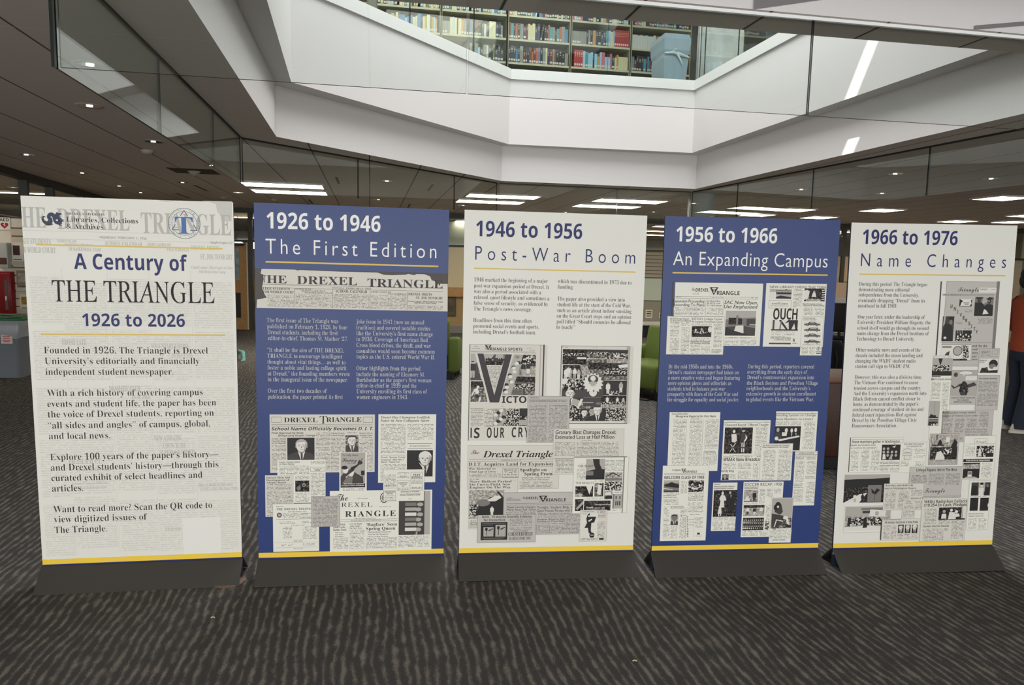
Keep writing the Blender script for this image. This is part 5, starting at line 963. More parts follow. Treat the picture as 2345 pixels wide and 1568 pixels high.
D.P(1230, 614, 1398, 716, 'K', ('r', 'k', .2, .4, .72, 1), ('p', 'w', [(.35, .35), (.58, .35), (.52, .7), (.42, .7)]), ('e', 'l', .47, .75, .05, .08), ('p', 'w', [(0, .1), (.2, .2), (.25, .8), (.1, .9), (0, .8)]), *[('p', 'w', [(.84, .1 + .18 * j), (1, .15 + .18 * j), (1, .22 + .18 * j), (.84, .17 + .18 * j)]) for j in range(5)], ('r', 'L', .1, 0, .8, .2)).Hd('Beard Growing Contest', 1222, 740, 1372, 10, 'k').Hd('Featured At Homecoming', 1222, 752, 1388, 10, 'k').Hd('OUCH', 988, 856, 1178, 82, 'k', 'k', .9)
D.P(972, 860, 1188, 944, 'w', ('r', 'k', .0, .0, 1, .12), ('r', 'd', .05, .1, .12, 1), ('p', 'k', [(.27, 1), (.36, 1), (.5, .55), (.62, .12), (.55, .1), (.42, .5)]), ('p', 'k', [(.62, 1), (.98, 1), (.98, .1), (.9, .1), (.85, .7), (.75, .1), (.66, .1), (.64, .8), (.5, .7)]), ('p', 'm', [(.3, .1), (.34, .9), (.38, .9), (.36, .1)])).T((975, 948, 1165, 960), (975, 968, 1155, 980)).Hd('ONE MARKET STREET OFFICE', 972, 992, 1082, 6, 'g').Hd('THE PHILADELPHIA', 968, 1006, 1128, 12, 'i').Hd('NATIONAL BANK', 994, 1020, 1127, 12, 'i').P(1138, 1000, 1165, 1034, 'w', ('p', 'k', [(.3, 0), (.35, .6), (.5, 1), (.7, .6), (.75, 0), (.6, 0), (.5, .4)])).R(957, 1038, 1127, 1049, 'd').T((1138, 1036, 1178, 1046))
D.clip(1196, 833, 1386, 1138, 'w', 1, 1).Hd('Zing into spring!', 1226, 850, 1318, 10, 'O').Hd('in a new Chevrolet!', 1224, 863, 1328, 9, 'O')
def car(y0, y1, roof): return (1226, y0, 1362, y1, 'w', ('p', 'd', [(.02, .25), (.05, .5), (.25, .58), (.35, .85), (roof, .85), (.8, .55), (.97, .5), (.98, .25)]), ('p', 'l', [(.36, .6), (.4, .78), (roof - .05, .78), (.7, .58)]), ('e', 'k', .24, .26, .07, .2), ('e', 'k', .78, .26, .07, .2), ('e', 'l', .24, .26, .03, .09), ('e', 'l', .78, .26, .03, .09), ('r', 'm', .05, .38, .95, .44))
for y0, y1, rf in ((868, 912, .62), (914, 954, .85), (960, 1000, .62), (1008, 1046, .6)): D.P(*car(y0, y1, rf))
D.P(1326, 1070, 1360, 1100, 'w', ('e', 'k', .5, .5, .46, .48), ('e', 'w', .5, .5, .36, .38), ('r', 'k', .44, .15, .56, .85)).T((1208, 1048, 1362, 1064), (1206, 1072, 1262, 1130), (1268, 1072, 1318, 1130)).R(1320, 1106, 1365, 1112).R(1325, 1117, 1362, 1124, 'd')
D.frame(1450, 900, .2934)
D.clip(265, 148, 680, 606, 'w', 0).Hd('Musgrave Reports On Viet Nam', 332, 188, 643, 15, 'k').Hd('Second ROTC Officer', 300, 164, 430, 9, 'i').R(300, 166, 430, 168).T((297, 205, 412, 600), (425, 205, 540, 600), (553, 205, 668, 430), (540, 478, 655, 560)).R(416, 205, 418, 600, 'm').R(546, 205, 548, 600, 'm').Hd('Contest Rewards', 552, 458, 640, 9, 'k').Hd('Creative Writing', 546, 470, 645, 9, 'k').Hd('by Wm. McKnight', 450, 200, 520, 6, 'g')
D.clip(683, 212, 1073, 676, 'w', 0).Hd('‘Outward Bound’ Offered Tonight', 712, 257, 1055, 20, 'g').R(708, 228, 1068, 230).T((735, 219, 800, 227), (1018, 221, 1060, 228)).P(706, 268, 935, 470, 'K', ('e', 'w', .33, .85, .05, .06), ('p', 'w', [(.24, .75), (.42, .75), (.45, .5), (.38, .42), (.27, .45)]), ('e', 'l', .67, .88, .06, .06), ('r', 'k', .59, .9, .76, .95), ('p', 'd', [(.58, .78), (.78, .78), (.8, .48), (.57, .48)]), ('p', 'w', [(.74, .75), (.82, .6), (.72, .42), (.7, .48), (.76, .6)]), ('r', 'w', .62, .05, .66, .42), ('r', 'w', .69, .05, .73, .42), ('p', 'w', [(.2, .05), (.22, .05), (.42, .4), (.39, .4)]), ('p', 'w', [(.4, .05), (.42, .05), (.24, .38), (.22, .36)]), ('r', 'd', 0, .2, .95, .25)).T((945, 265, 1050, 500), (702, 480, 930, 505), (700, 540, 803, 590), (815, 540, 920, 590), (930, 540, 980, 665), (815, 605, 920, 670), (752, 630, 803, 670)).Hd('WMAX Now Broadca', 702, 530, 985, 24, 'k').Hd('ted By King', 684, 615, 785, 16, 'O').P(690, 632, 746, 676, 'm', ('b', .5, 0, .8, 'k', 'l', 'k'))
D.clip(1098, 142, 1442, 452, 'w', 0).Hd('Grading System to Change', 1114, 180, 1424, 18, 'g').Hd('From Numbers to Letters', 1112, 211, 1402, 18, 'g').R(1115, 158, 1435, 160).T((1118, 150, 1215, 157), (1390, 151, 1425, 157), (1110, 218, 1310, 252), (1318, 218, 1420, 440)).P(1096, 258, 1310, 446, 'k', ('e', 'l', .12, .85, .06, .09), ('e', 'w', .44, .83, .06, .09), ('e', 'w', .65, .82, .05, .09), ('e', 'w', .8, .84, .05, .09), ('p', 'd', [(.03, .75), (.2, .75), (.28, .4), (0, .4)]), ('p', 'w', [(.28, .75), (.48, .75), (.46, .6), (.28, .6)]), ('p', 'w', [(.12, .45), (.95, .62), (.97, .55), (.6, .48), (.2, .38)]), ('e', 'w', .08, .5, .07, .08), ('p', 'w', [(.64, .7), (.68, .7), (.66, .55)]), ('p', 'w', [(.8, .72), (.84, .72), (.83, .58)]), ('r', 'd', .55, .0, .6, .4))
D.clip(980, 392, 1248, 680, 'w', 2, 1).Hd('The American Male Has Changed,', 1008, 411, 1220, 10, 'k').Hd('What Happened In This Change?', 1007, 426, 1212, 10, 'k').T((1002, 442, 1112, 672), (1122, 442, 1236, 672))
D.clip(1236, 452, 1440, 875, 'w', 1, 1).R(1266, 460, 1436, 462).R(1266, 478, 1436, 480).Hd('LETTERS TO THE EDITOR', 1292, 475, 1408, 9, 'k').Hd('Favorable Word', 1266, 494, 1345, 8, 'k').Hd('Sounds In Eve', 1266, 505, 1335, 8, 'k').Hd('Of Individuals', 1266, 516, 1330, 8, 'k').Hd('Financial Freedom', 1352, 493, 1432, 8, 'k').Hd('Student Vote', 1352, 504, 1420, 8, 'k').Hd('Student Vacuum', 1352, 516, 1424, 8, 'k').Hd('Daredevils Report', 1343, 654, 1410, 8, 'k').Hd('Students To Wear', 1343, 666, 1420, 8, 'k').Hd('Anonymous Thank', 1252, 712, 1325, 8, 'k').Hd('All Departure', 1252, 724, 1315, 8, 'k').Hd('At This New York', 1252, 738, 1322, 8, 'k').T((1260, 525, 1338, 690), (1350, 525, 1428, 630), (1343, 690, 1420, 855), (1248, 748, 1325, 850))
D.clip(206, 565, 594, 1148, 'w', 1, 1).Hd('The', 302, 604, 320, 14, 'S').Hd('DREXEL', 322, 608, 374, 13, 'k').Hd('RIANGLE', 402, 620, 497, 17, 'k'); tri_mast(D, 300, 500, 588, 622, 374)
D.R(240, 628, 558, 630).R(240, 636, 558, 638).Hd('WELCOME CLASS OF 1968', 240, 670, 553, 23, 'k').P(236, 680, 360, 772, 'm', ('r', 'l', 0, .75, 1, 1), ('p', 'k', [(.05, .62), (.5, .85), (1, .62), (1, .35), (.05, .5)]), ('p', 'w', [(0, .3), (.6, .2), (.6, .25), (0, .36)]), ('r', 'd', 0, 0, 1, .15)).P(428, 680, 553, 770, 'C', ('p', 'k', [(.3, .6), (.55, .95), (.7, .7), (.6, .5)]), ('p', 'w', [(.15, .4), (.4, .35), (.9, .45), (.4, .2)]), ('r', 'k', .4, .05, .9, .2)).Hd('New Buildings Continue', 235, 802, 335, 9, 'k').Hd('Drexel’s Growth Program', 235, 816, 342, 9, 'k').Hd('DAA Acquaints Frosh', 428, 822, 545, 10).Hd('With Dorms, Activities', 426, 838, 548, 10).Hd('New Freshmen Create Work,', 292, 887, 392, 8, 'k').Hd('Offices Aid And Encouragement', 290, 899, 398, 8, 'k').T((368, 680, 422, 780), (236, 776, 360, 792), (426, 776, 552, 808), (234, 825, 356, 870), (422, 848, 548, 930), (234, 885, 282, 1010), (358, 905, 418, 1130), (228, 1020, 284, 1135), (480, 965, 545, 1050), (290, 1035, 345, 1130)).P(290, 946, 352, 1028, 'l', ('b', .5, 0, .85, 'd', 'm', 'k'))
for j, ch in enumerate('CATACOMBS'): D.Hd(ch, 418, 970 + j * 19, 430, 13, 'k')
D.R(412, 950, 414, 1130, 'm').Hd('Ready For Dances', 443, 950, 520, 8, 'i').Hd('Lights, Music', 435, 988, 478, 7, 'i').Hd('for socials', 435, 1010, 478, 7, 'i').Hd('and friends', 435, 1030, 475, 7, 'i').R(476, 955, 477, 1125, 'm').R(498, 1088, 520, 1102, 'k').T((484, 1106, 538, 1116))
D.clip(604, 698, 815, 1072, 'w', 1, 1).Hd('Fashion Luncheon Features', 630, 733, 790, 11, 'k').Hd('Original Student Creations', 628, 748, 782, 11, 'k').R(630, 708, 680, 712, 'd').P(620, 757, 812, 962, 'K', ('e', 'w', .38, .88, .05, .07), ('p', 'w', [(.24, .68), (.32, .82), (.48, .8), (.55, .62), (.45, .6), (.48, .35), (.26, .35), (.3, .6)]), ('p', 'k', [(.66, .2), (.9, .2), (.9, .8), (.72, .86), (.62, .7)]), ('e', 'l', .7, .9, .045, .06), ('p', 'w', [(.72, .82), (.76, .82), (.74, .7)]), ('e', 'w', .3, .36, .06, .05), ('p', 'w', [(.2, .12), (.38, .12), (.35, .32), (.24, .32)]), ('r', 'w', .23, .04, .27, .12), ('r', 'w', .32, .04, .36, .12)).T((618, 968, 800, 995), (616, 1004, 700, 1066), (710, 1004, 796, 1066))
D.clip(838, 692, 1174, 1118, 'w', 0).Hd('SOCCER RECAP, 1958', 866, 724, 1158, 22, 'g').Hd('Drexel Produces A', 868, 738, 975, 9, 'k').Hd('Championship Season', 866, 749, 976, 9, 'k').P(862, 756, 976, 848, 'L', ('f', .75, .05, .85, 'k', 'l', 'k'), ('p', 'w', [(.05, .1), (.45, .1), (.4, .3), (.15, .45)]), ('r', 'm', 0, 0, 1, .1), ('e', 'w', .3, .45, .05, .07)).P(858, 874, 1026, 956, 'L', ('r', 'K', 0, .75, 1, 1), ('f', .2, .1, .75, 'w', 'm', 'k'), ('f', .52, .1, .7, 'k', 'l', 'w'), ('f', .85, .1, .8, 'w', 'm', 'l')).P(852, 972, 1020, 1068, 'K', *[('e', 'l', .06 + .098 * j, .8 - .24 * i, .03, .06) for i in range(3) for j in range(10)], *[('r', 'd' if i % 2 else 'w', .02 + .098 * j, .62 - .25 * i, .1 + .09 * j, .7 - .24 * i) for i in range(3) for j in range(10)]).T((980, 745, 1032, 860), (1040, 740, 1092, 810), (1098, 740, 1155, 780), (856, 852, 975, 866), (1030, 870, 1068, 1000), (848, 1074, 1050, 1112)).P(1026, 1000, 1060, 1068, 'c')
D.clip(1055, 816, 1250, 1164, 'w', 3, 1).P(1070, 820, 1246, 1052, 'l', ('p', 'N', [(0, 0), (1, 0), (1, .35), (0, .3)]), ('p', 'd', [(.02, .5), (.6, .42), (.62, .2), (.3, .03), (.05, .03)]), ('e', 'k', .3, .78, .13, .1), ('p', 'd', [(.2, .72), (.45, .82), (.55, .55), (.42, .45), (.15, .55)]), ('e', 'k', .2, .7, .1, .1), ('e', 'w', .3, .72, .05, .04), ('p', 'w', [(.6, .42), (.8, .4), (.9, .1), (.78, .15), (.72, .3), (.58, .32)]), ('p', 'w', [(.25, .3), (.3, .3), (.2, .05), (.15, .05)]), ('p', 'w', [(.25, .3), (.6, .25), (.58, .22), (.28, .27)]), ('p', 'k', [(.75, .12), (.98, .1), (.95, .03), (.7, .05)])).T((1065, 1066, 1235, 1084), (1062, 1092, 1232, 1132)).Hd('LOOFHART LOUNGERS —', 1080, 1150, 1195, 10, 'O').R(1085, 1056, 1115, 1061, 'd'); D.end()

# ---- panel 5
E_ = Board(*q[4], 'white panel headed 1966 to 1976 at the end of the row beside the person', board_white)
E_.frame(1900, 490, .28058)
E_.head('title_lettering', [('1966 to 1976', 266, 243, 1042, 112, 'G')], 'n'); E_.head('subtitle_lettering', [('Name Changes', 253, 426, 1437, 106, 'l', 1.75)], 'n'); E_.rule(242, 485, 1435, 10)
E_.para(238, 231, [('During this period, The Triangle began', 584, 795), ('demonstrating more editorial', 629, 650), ('independence from the University,', 672, 727), ('eventually dropping “Drexel” from its', 718, 777), ('masthead in fall 1969.', 762, 548)], 30, 'h')
E_.para(228, 218, [('One year later, under the leadership of', 853, 775), ('University President William Hagerty, the', 897, 822), ('school itself would go through its second', 943, 807), ('name change from the Drexel Institute of', 987, 808), ('Technology to Drexel University.', 1032, 692)], 30, 'h')
E_.para(214, 206, [('Other notable news and events of the', 1122, 740), ('decade included the moon landing and', 1167, 757), ('changing the WXDT student radio', 1212, 699), ('station call sign to WKDU-FM.', 1256, 655)], 30, 'h')
E_.para(203, 190, [('However, this was also a divisive time.', 1345, 752), ('The Vietnam War continued to cause', 1389, 720), ('tension across campus and the country.', 1434, 747), ('And the University’s expansion north into', 1478, 787), ('Black Bottom caused conflict closer to', 1522, 737)], 30, 'h')
E_.frame(1870, 900, .29339)
E_.para(283, 274, [('home, as demonstrated by the paper’s', 100, 792), ('continued coverage of student sit-ins and', 142, 833), ('federal court injunctions filed against', 184, 779), ('Drexel by the Powelton Village Civic', 226, 780), ('Homeowners Association.', 268, 624)], 29, 'h')
E_.frame(1900, 490, .28058)
E_.clip(905, 547, 1390, 1242, 'g', 0).R(905, 549, 916, 1242, 'd').R(1365, 549, 1390, 1242, 'm').Hd('Triangle', 1048, 630, 1216, 36, 'S').P(1218, 600, 1362, 642, 'w', ('r', 'm', .05, .7, .5, .78), ('r', 'm', .05, .5, .45, .58), ('r', 'm', .7, .6, .95, .68)).R(918, 652, 1345, 654).R(918, 662, 1345, 664).T((920, 654, 1070, 662))
E_.P(1176, 674, 1340, 832, 'm', ('p', 'l', [(.35, .55), (.7, .75), (.75, 1), (.45, 1)]), ('p', 'k', [(0, 0), (.62, 0), (.6, .45), (.45, .62), (.35, .72), (0, .7)]), ('e', 'd', .22, .82, .1, .14), ('r', 'k', .05, .9, .4, .97), ('p', 'k', [(.4, 0), (1, 0), (1, .55), (.85, .62), (.65, .62), (.5, .5)]), ('e', 'd', .77, .76, .1, .14), ('p', 'k', [(.55, .88), (.78, .98), (1, .9), (.8, .84)]), ('p', 'w', [(.52, .35), (.62, .32), (.78, .12), (.45, .08)]), ('e', 'l', .75, .78, .05, .03)).P(1056, 693, 1162, 754, 'w', ('p', 'k', [(0, 1), (.3, .75), (.15, .5), (.1, .15), (0, 0)]), ('p', 'k', [(1, 1), (.9, .8), (.98, .4), (.85, .12), (1, 0)]), ('r', 'k', .0, 0, 1, .07), ('r', 'd', .3, .45, .8, .53), ('r', 'd', .42, .28, .75, .36)).P(910, 834, 1018, 1038, 'd', ('p', 'l', [(.1, 1), (.25, 1), (.2, .7), (.05, .6)]), ('e', 'm', .72, .76, .14, .1), ('p', 'k', [(.4, .9), (.65, 1), (.98, .95), (.9, .85)]), ('p', 'k', [(.0, 0), (.95, 0), (.9, .55), (.7, .68), (.3, .7), (.1, .5)]), ('e', 'w', .3, .14, .13, .05)).P(1022, 948, 1160, 1038, 'k', *[('e', 'w', .15 + .17 * j, .45 + .15 * (j % 2), .05, .09) for j in range(6)], *[('r', 'l', .1 + .1 * j, .7, .13 + .1 * j, 1) for j in range(4)], ('p', 'c', [(0, 0), (1, 0), (1, .25), (0, .4)]))
for ch, x_, yb in zip('UNIVERSITY', (984, 1012, 1040, 1060, 1085, 1106, 1130, 1152, 1170, 1190), (766, 788, 812, 836, 860, 882, 906, 930, 952, 975)): E_.Hd(ch, x_, yb, x_ + (17 if ch not in 'I' else 8), 27, 'k')
E_.T((1105, 778, 1165, 800), (1024, 874, 1085, 894), (1208, 842, 1335, 894), (1095, 932, 1155, 940)).R(900, 1048, 1328, 1050).P(900, 1064, 1155, 1195, 'w', ('r', 'k', 0, .98, 1, 1), ('r', 'k', 0, 0, 1, .02), ('e', 'k', .56, .6, .16, .3), ('e', 'l', .56, .6, .14, .26), ('p', 'd', [(.05, .1), (.2, .5), (.3, .6), (.28, .3)]), ('p', 'c', [(.75, .1), (.95, .2), (.9, .95), (.65, .95), (.75, .6)]), ('r', 'm', .04, .8, .35, .9), ('p', 'K', [(.4, .1), (.9, .12), (.9, .02), (.4, .02)])).Hd('and, for the', 1163, 1085, 1284, 18, 't').Hd('conti', 1162, 1112, 1208, 16, 'k').Hd('story', 1161, 1140, 1208, 16, 'k').Hd('your', 1160, 1168, 1200, 15, 'k').Hd('please', 1158, 1192, 1204, 13, 'k')
E_.clip(1205, 1095, 1388, 1296, 'g', 1, 1).box(1325, 1108, 1370, 1145, 2, 'm').T((1232, 1110, 1315, 1155), (1230, 1162, 1370, 1170)).Hd('Smudgers are', 1222, 1198, 1282, 10, 'k').Hd('not mute', 1222, 1212, 1262, 10, 'k').P(1215, 1180, 1376, 1294, 'w', ('p', 'k', [(.05, 0), (.15, .35), (.45, .35), (.5, .15), (1, .2), (1, 0)]), ('e', 'k', .75, .62, .24, .32), ('e', 'm', .72, .45, .2, .18), ('p', 'K', [(.05, 0), (.12, .3), (.45, .4), (.5, .1), (.45, 0)]), ('e', 'w', .86, .3, .12, .12))
E_.clip(805, 1152, 1008, 1840, 'w', 1, 1).T((840, 1162, 1000, 1172)).P(832, 1175, 1004, 1318, 'l', ('p', 'k', [(.28, .98), (.5, .98), (.42, .65), (.36, .65)]), ('r', 'c', 0, .15, .85, .6), ('r', 'k', 0, 0, 1, .25), ('r', 'd', .37, .55, .41, .7)).Hd('WKDU Installs Antenna', 828, 1354, 1004, 13, 'O').T((826, 1372, 905, 1508), (915, 1372, 975, 1500), (908, 1510, 965, 1600)).R(833, 1322, 905, 1330, 'd')
E_.frame(1870, 900, .29339)
E_.P(866, 60, 965, 252, 'l', ('r', 'm', .5, .3, .53, 1), ('p', 'k', [(.05, 0), (.05, .35), (.15, .4), (.15, .45), (.4, .45), (.4, .42), (.7, .42), (.7, .36), (.9, .34), (.9, 0)]), ('r', 'w', .05, .26, .9, .29), ('r', 'w', .05, .18, .9, .2), ('r', 'C', .2, 0, .9, .15))
E_.frame(1900, 490, .28058)
E_.clip(975, 1272, 1210, 1552, 'g', 2, 1).P(985, 1280, 1204, 1482, 'l', ('e', 'd', .15, .85, .08, .09), ('e', 'k', .55, .92, .29, .08), ('e', 'w', .55, .92, .28, .07), ('p', 'w', [(.45, .9), (.5, .9), (.46, .76)]), ('r', 'w', .55, .62, 1, .8), ('p', 'd', [(0, .45), (.15, .35), (.35, .5), (.5, .4), (.9, .55), (1, .45), (1, .42), (.6, .3), (.3, .38), (.1, .28), (0, .4)]), ('p', 'K', [(.38, .5), (.62, .52), (.7, .2), (.62, .02), (.4, .02), (.32, .2)]), ('e', 'k', .5, .52, .08, .07), ('e', 'd', .48, .1, .12, .07)).Hd('Listen To WXDT/Radio 830', 992, 1504, 1182, 11, 'k').Hd('For Complete', 1040, 1522, 1134, 11, 'k').Hd('APPOLO II Coverage', 1012, 1539, 1156, 11, 'k')
E_.clip(1182, 1316, 1388, 1598, 'g', 3, 1).Hd('No classes Monday', 1218, 1348, 1366, 13, 'k').T((1205, 1362, 1372, 1460), (1198, 1465, 1370, 1565))
E_.frame(1870, 900, .29339)
E_.clip(965, 138, 1382, 378, 'g', 1).Hd('Building plans remain stalled', 982, 158, 1238, 15, 'g').Hd('because of Federal Court order', 980, 183, 1258, 15, 'g').T((980, 195, 1062, 312), (1073, 195, 1152, 312), (1168, 195, 1252, 268), (1263, 145, 1345, 268), (1160, 318, 1340, 330), (1115, 345, 1142, 370)).Hd('Class of 69 trying to buy', 1160, 288, 1328, 13, 'g').Hd('32nd St. from city for DIT', 1158, 308, 1330, 13, 'g')
E_.clip(245, 346, 678, 614, 'w', 0, 1).R(262, 348, 268, 614, 'd').Hd('Peace marchers gather in Washington', 275, 390, 648, 20, 'k').R(275, 362, 670, 364, 'm').Hd('hippies and students unite', 264, 411, 462, 12, 'o').Hd('to ‘confront the warmakers’', 266, 433, 472, 12, 'o').T((265, 445, 330, 520), (340, 440, 412, 605), (424, 440, 494, 560), (265, 530, 325, 605), (415, 570, 485, 605), (495, 525, 640, 536), (490, 578, 560, 608), (572, 578, 640, 608)).P(503, 402, 655, 520, 'k', *[('e', 'l', .12 + .22 * (j % 4), .3 + .22 * (j // 4), .07, .09) for j in range(10)], ('p', 'w', [(.05, .05), (.25, .05), (.2, .4), (.1, .4)]), ('p', 'l', [(.4, .05), (.6, .05), (.55, .4)]), ('p', 'w', [(.55, .85), (.75, .95), (.7, .8)])).Hd('ESP speaker demonstrates', 495, 551, 643, 12, 'k').Hd('psychic powers at Drexel', 492, 571, 641, 12, 'k')
E_.clip(640, 382, 862, 618, 'w', 1, 1).Hd('MAD GREEK PIZZA PARLOR', 680, 404, 835, 12, 'o').Hd('3513 LANCASTER AVE.', 700, 421, 820, 12, 'o').P(665, 430, 748, 525, 'w', ('e', 'm', .5, .8, .48, .18), ('e', 'w', .5, .8, .45, .15), ('r', 'm', .2, .05, .82, .55), ('r', 'w', .23, .08, .79, .52), ('r', 'm', .02, .42, .98, .62), ('r', 'w', .05, .45, .95, .6)).T((755, 430, 850, 445), (765, 448, 845, 470), (755, 485, 850, 505), (655, 530, 720, 570), (765, 535, 840, 572))
E_.clip(868, 316, 1115, 558, 'g', 2, 1).P(880, 325, 1105, 516, 'L', ('r', 'K', .0, .0, 1, .5), ('p', 'k', [(.72, .1), (.95, .15), (.98, .7), (.88, .85), (.75, .5)]), ('p', 'k', [(.22, .55), (.3, .75), (.36, .82), (.42, .7), (.46, .55)]), ('r', 'd', .05, .55, .5, .6), ('p', 'w', [(.2, 0), (.25, .3), (.4, .35), (.55, .1), (.55, 0)]), ('e', 'w', .55, .35, .06, .05), ('r', 'C', .5, .2, .8, .45), ('r', 'd', .2, .8, .24, 1), ('r', 'w', .55, .7, .7, .9)).T((872, 522, 1095, 552))
E_.clip(1128, 333, 1404, 670, 'w', 2, 1).box(1232, 352, 1332, 396, 2, 'm').Hd('Triangle', 1240, 384, 1324, 15, 'S').R(1155, 395, 1390, 397, 'm').T((1152, 410, 1238, 492)).P(1242, 410, 1384, 496, 'C', ('p', 'w', [(.1, .05), (.3, .1), (.25, .7), (.15, .8)]), ('r', 'k', .55, .0, 1, .35)).R(1143, 513, 1375, 535, 'k').Hd('from sit-in to negotiation', 1165, 530, 1350, 12, 'k', 'w').P(1136, 543, 1275, 664, 'k', ('p', 'L', [(.02, .6), (.98, .62), (.98, .92), (.02, .9)]), ('r', 'w', .3, .05, .55, .45), ('r', 'm', .32, .25, .53, .42), ('p', 'l', [(.0, 0), (.25, .12), (.7, .12), (1, 0)])).T((1280, 545, 1368, 655))
E_.clip(206, 634, 575, 852, 'w', 0).P(207, 636, 574, 850, 'K', ('r', 'l', 0, .82, 1, 1), ('p', 'k', [(0, .5), (0, .82), (.3, .84), (.6, .84), (1, .88), (1, .6)]), ('p', 'w', [(0, 0), (.35, .0), (.52, .35), (.35, .3), (.12, .1)]), ('r', 'm', .53, .02, .83, .62), ('p', 'k', [(.6, .5), (.68, .38), (.72, .5), (.8, .45), (.7, .28), (.62, .34)]), ('f', .25, .02, .3, 'w', 'd', 'l'), ('f', .42, .02, .3, 'k', 'k', 'k'), ('r', 'd', .68, .05, .69, .3))
E_.clip(710, 575, 1140, 815, 'g', 1).Hd('College Papers: We’re The Best', 775, 611, 1094, 22, 'k').T((735, 640, 862, 705), (870, 628, 995, 715), (1003, 628, 1120, 715)).Hd('Triangle', 842, 776, 1000, 36, 'S').R(830, 805, 1130, 807, 'm').T((868, 805, 942, 811), (1055, 803, 1108, 809))
E_.clip(514, 705, 836, 908, 't', 2, 1).Hd('Anti-war, anti-draft rally', 532, 727, 754, 15, 'o').Hd('held in Washington Square', 528, 750, 773, 15, 'o').T((528, 762, 618, 902), (630, 762, 722, 902), (735, 755, 825, 800)).Hd('Selection of S', 730, 825, 828, 13, 'i').Hd('nts to be', 765, 852, 826, 12, 'i').T((765, 860, 820, 900))
E_.clip(662, 835, 772, 973, 't', 3, 1).R(664, 902, 768, 904).Hd('Without', 698, 850, 735, 8, 's').Hd('Coffee House', 686, 862, 748, 8, 's').T((680, 870, 755, 895), (672, 912, 758, 966))
E_.clip(206, 882, 586, 1082, 'w', 0, 1).P(215, 888, 580, 1066, 'L', ('r', 'l', 0, .62, 1, 1), ('r', 'm', .35, .85, 1, .95), ('r', 'd', .38, .72, .55, .82), ('r', 'C', .1, .22, .8, .55), ('p', 'w', [(0, 0), (1, 0), (1, .15), (.5, .2), (0, .15)]), ('p', 'w', [(.53, .6), (.88, .56), (.9, .84), (.55, .88)]), ('e', 'k', .7, .71, .04, .08), ('e', 'w', .7, .71, .032, .065), ('r', 'k', .695, .64, .705, .78), ('p', 'k', [(.06, .2), (.12, .2), (.11, .55), (.07, .55)]), ('p', 'k', [(.4, .1), (.5, .12), (.48, .42), (.42, .42)]), ('r', 'k', .82, 0, 1, .2))
E_.R(412, 925, 412.1, 925.1).Hd('MEMORIAL VIGIL', 418, 929, 532, 12, 'l').Hd('FOR OUR', 420, 945, 450, 8, 'l').Hd('WAR', 490, 945, 522, 9, 'l').Hd('DEAD', 486, 960, 526, 10, 'l')
E_.clip(495, 982, 805, 1144, 't', 2, 1).R(503, 984, 512, 1144, 'd').Hd('PA Senators Interfered in State Probe', 532, 1017, 788, 17, 'k').Hd('Drexel’s Health Insurance', 525, 992, 655, 8, 'k')
for j in range(3): E_.P(632 + j * 54, 1026, 680 + j * 54, 1090, 'k', ('b', .5, 0, .85, 'k' if j else 'd', 'w', ('k', 'l', 'w')[j]))
E_.T((520, 1030, 622, 1056), (518, 1062, 568, 1136), (574, 1062, 622, 1136), (628, 1094, 675, 1136), (682, 1094, 728, 1136), (735, 1094, 784, 1136))
E_.clip(800, 826, 1176, 1150, 't', 3, 1).Hd('WKDU Radiothon Collects', 838, 857, 1172, 21, 'G').Hd('$18,254 In Cash, Pledges', 836, 884, 1170, 21, 'G').T((835, 900, 940, 1020), (945, 990, 1040, 1020), (1050, 985, 1155, 1020), (1045, 1022, 1150, 1135), (826, 1055, 1025, 1075), (824, 1080, 990, 1146)).P(948, 892, 1162, 984, 'K', ('e', 'k', .22, .75, .11, .2), ('e', 'l', .2, .68, .06, .13), ('p', 'w', [(.1, .1), (.3, .1), (.28, .5), (.12, .5)]), ('e', 'k', .48, .88, .1, .16), ('e', 'w', .47, .78, .05, .12), ('p', 'w', [(.36, .05), (.66, .05), (.6, .6), (.4, .65)]), ('e', 'w', .66, .65, .06, .13), ('p', 'w', [(.6, .2), (.8, .25), (.76, .5), (.62, .5)]), ('r', 'w', .86, .1, 1, 1), ('r', 'm', .88, .1, .9, 1)).Hd('Student Election Results', 828, 1045, 1030, 14, 'k')
E_.clip(1163, 682, 1362, 1065, 'w', 1, 1).T((1205, 685, 1355, 692)).P(1202, 697, 1357, 797, 'd', ('r', 'l', .38, .3, .72, 1), ('p', 'w', [(.4, 0), (.68, 0), (.66, .6), (.42, .6)]), ('e', 'w', .54, .78, .07, .13), ('e', 'k', .54, .9, .09, .1), ('p', 'k', [(0, 0), (.35, 0), (.33, .7), (.22, .8), (.05, .75)]), ('p', 'k', [(.72, 0), (1, 0), (1, .6), (.75, .65)]), ('e', 'm', .85, .75, .06, .11)).P(1192, 816, 1263, 916, 'k', ('r', 'd', .1, .3, .6, .32), ('r', 'd', .1, .6, .7, .62)).P(1270, 816, 1344, 916, 'k', ('r', 'd', .1, .8, .4, .82), ('r', 'w', .92, .3, 1, .55)).Hd('After Hours Food Service', 1183, 946, 1302, 11, 'o').Hd('Available in Dragon’s Den', 1182, 964, 1302, 11, 'o').T((1195, 803, 1340, 811), (1178, 975, 1250, 1060), (1258, 975, 1325, 1060)); E_.end()
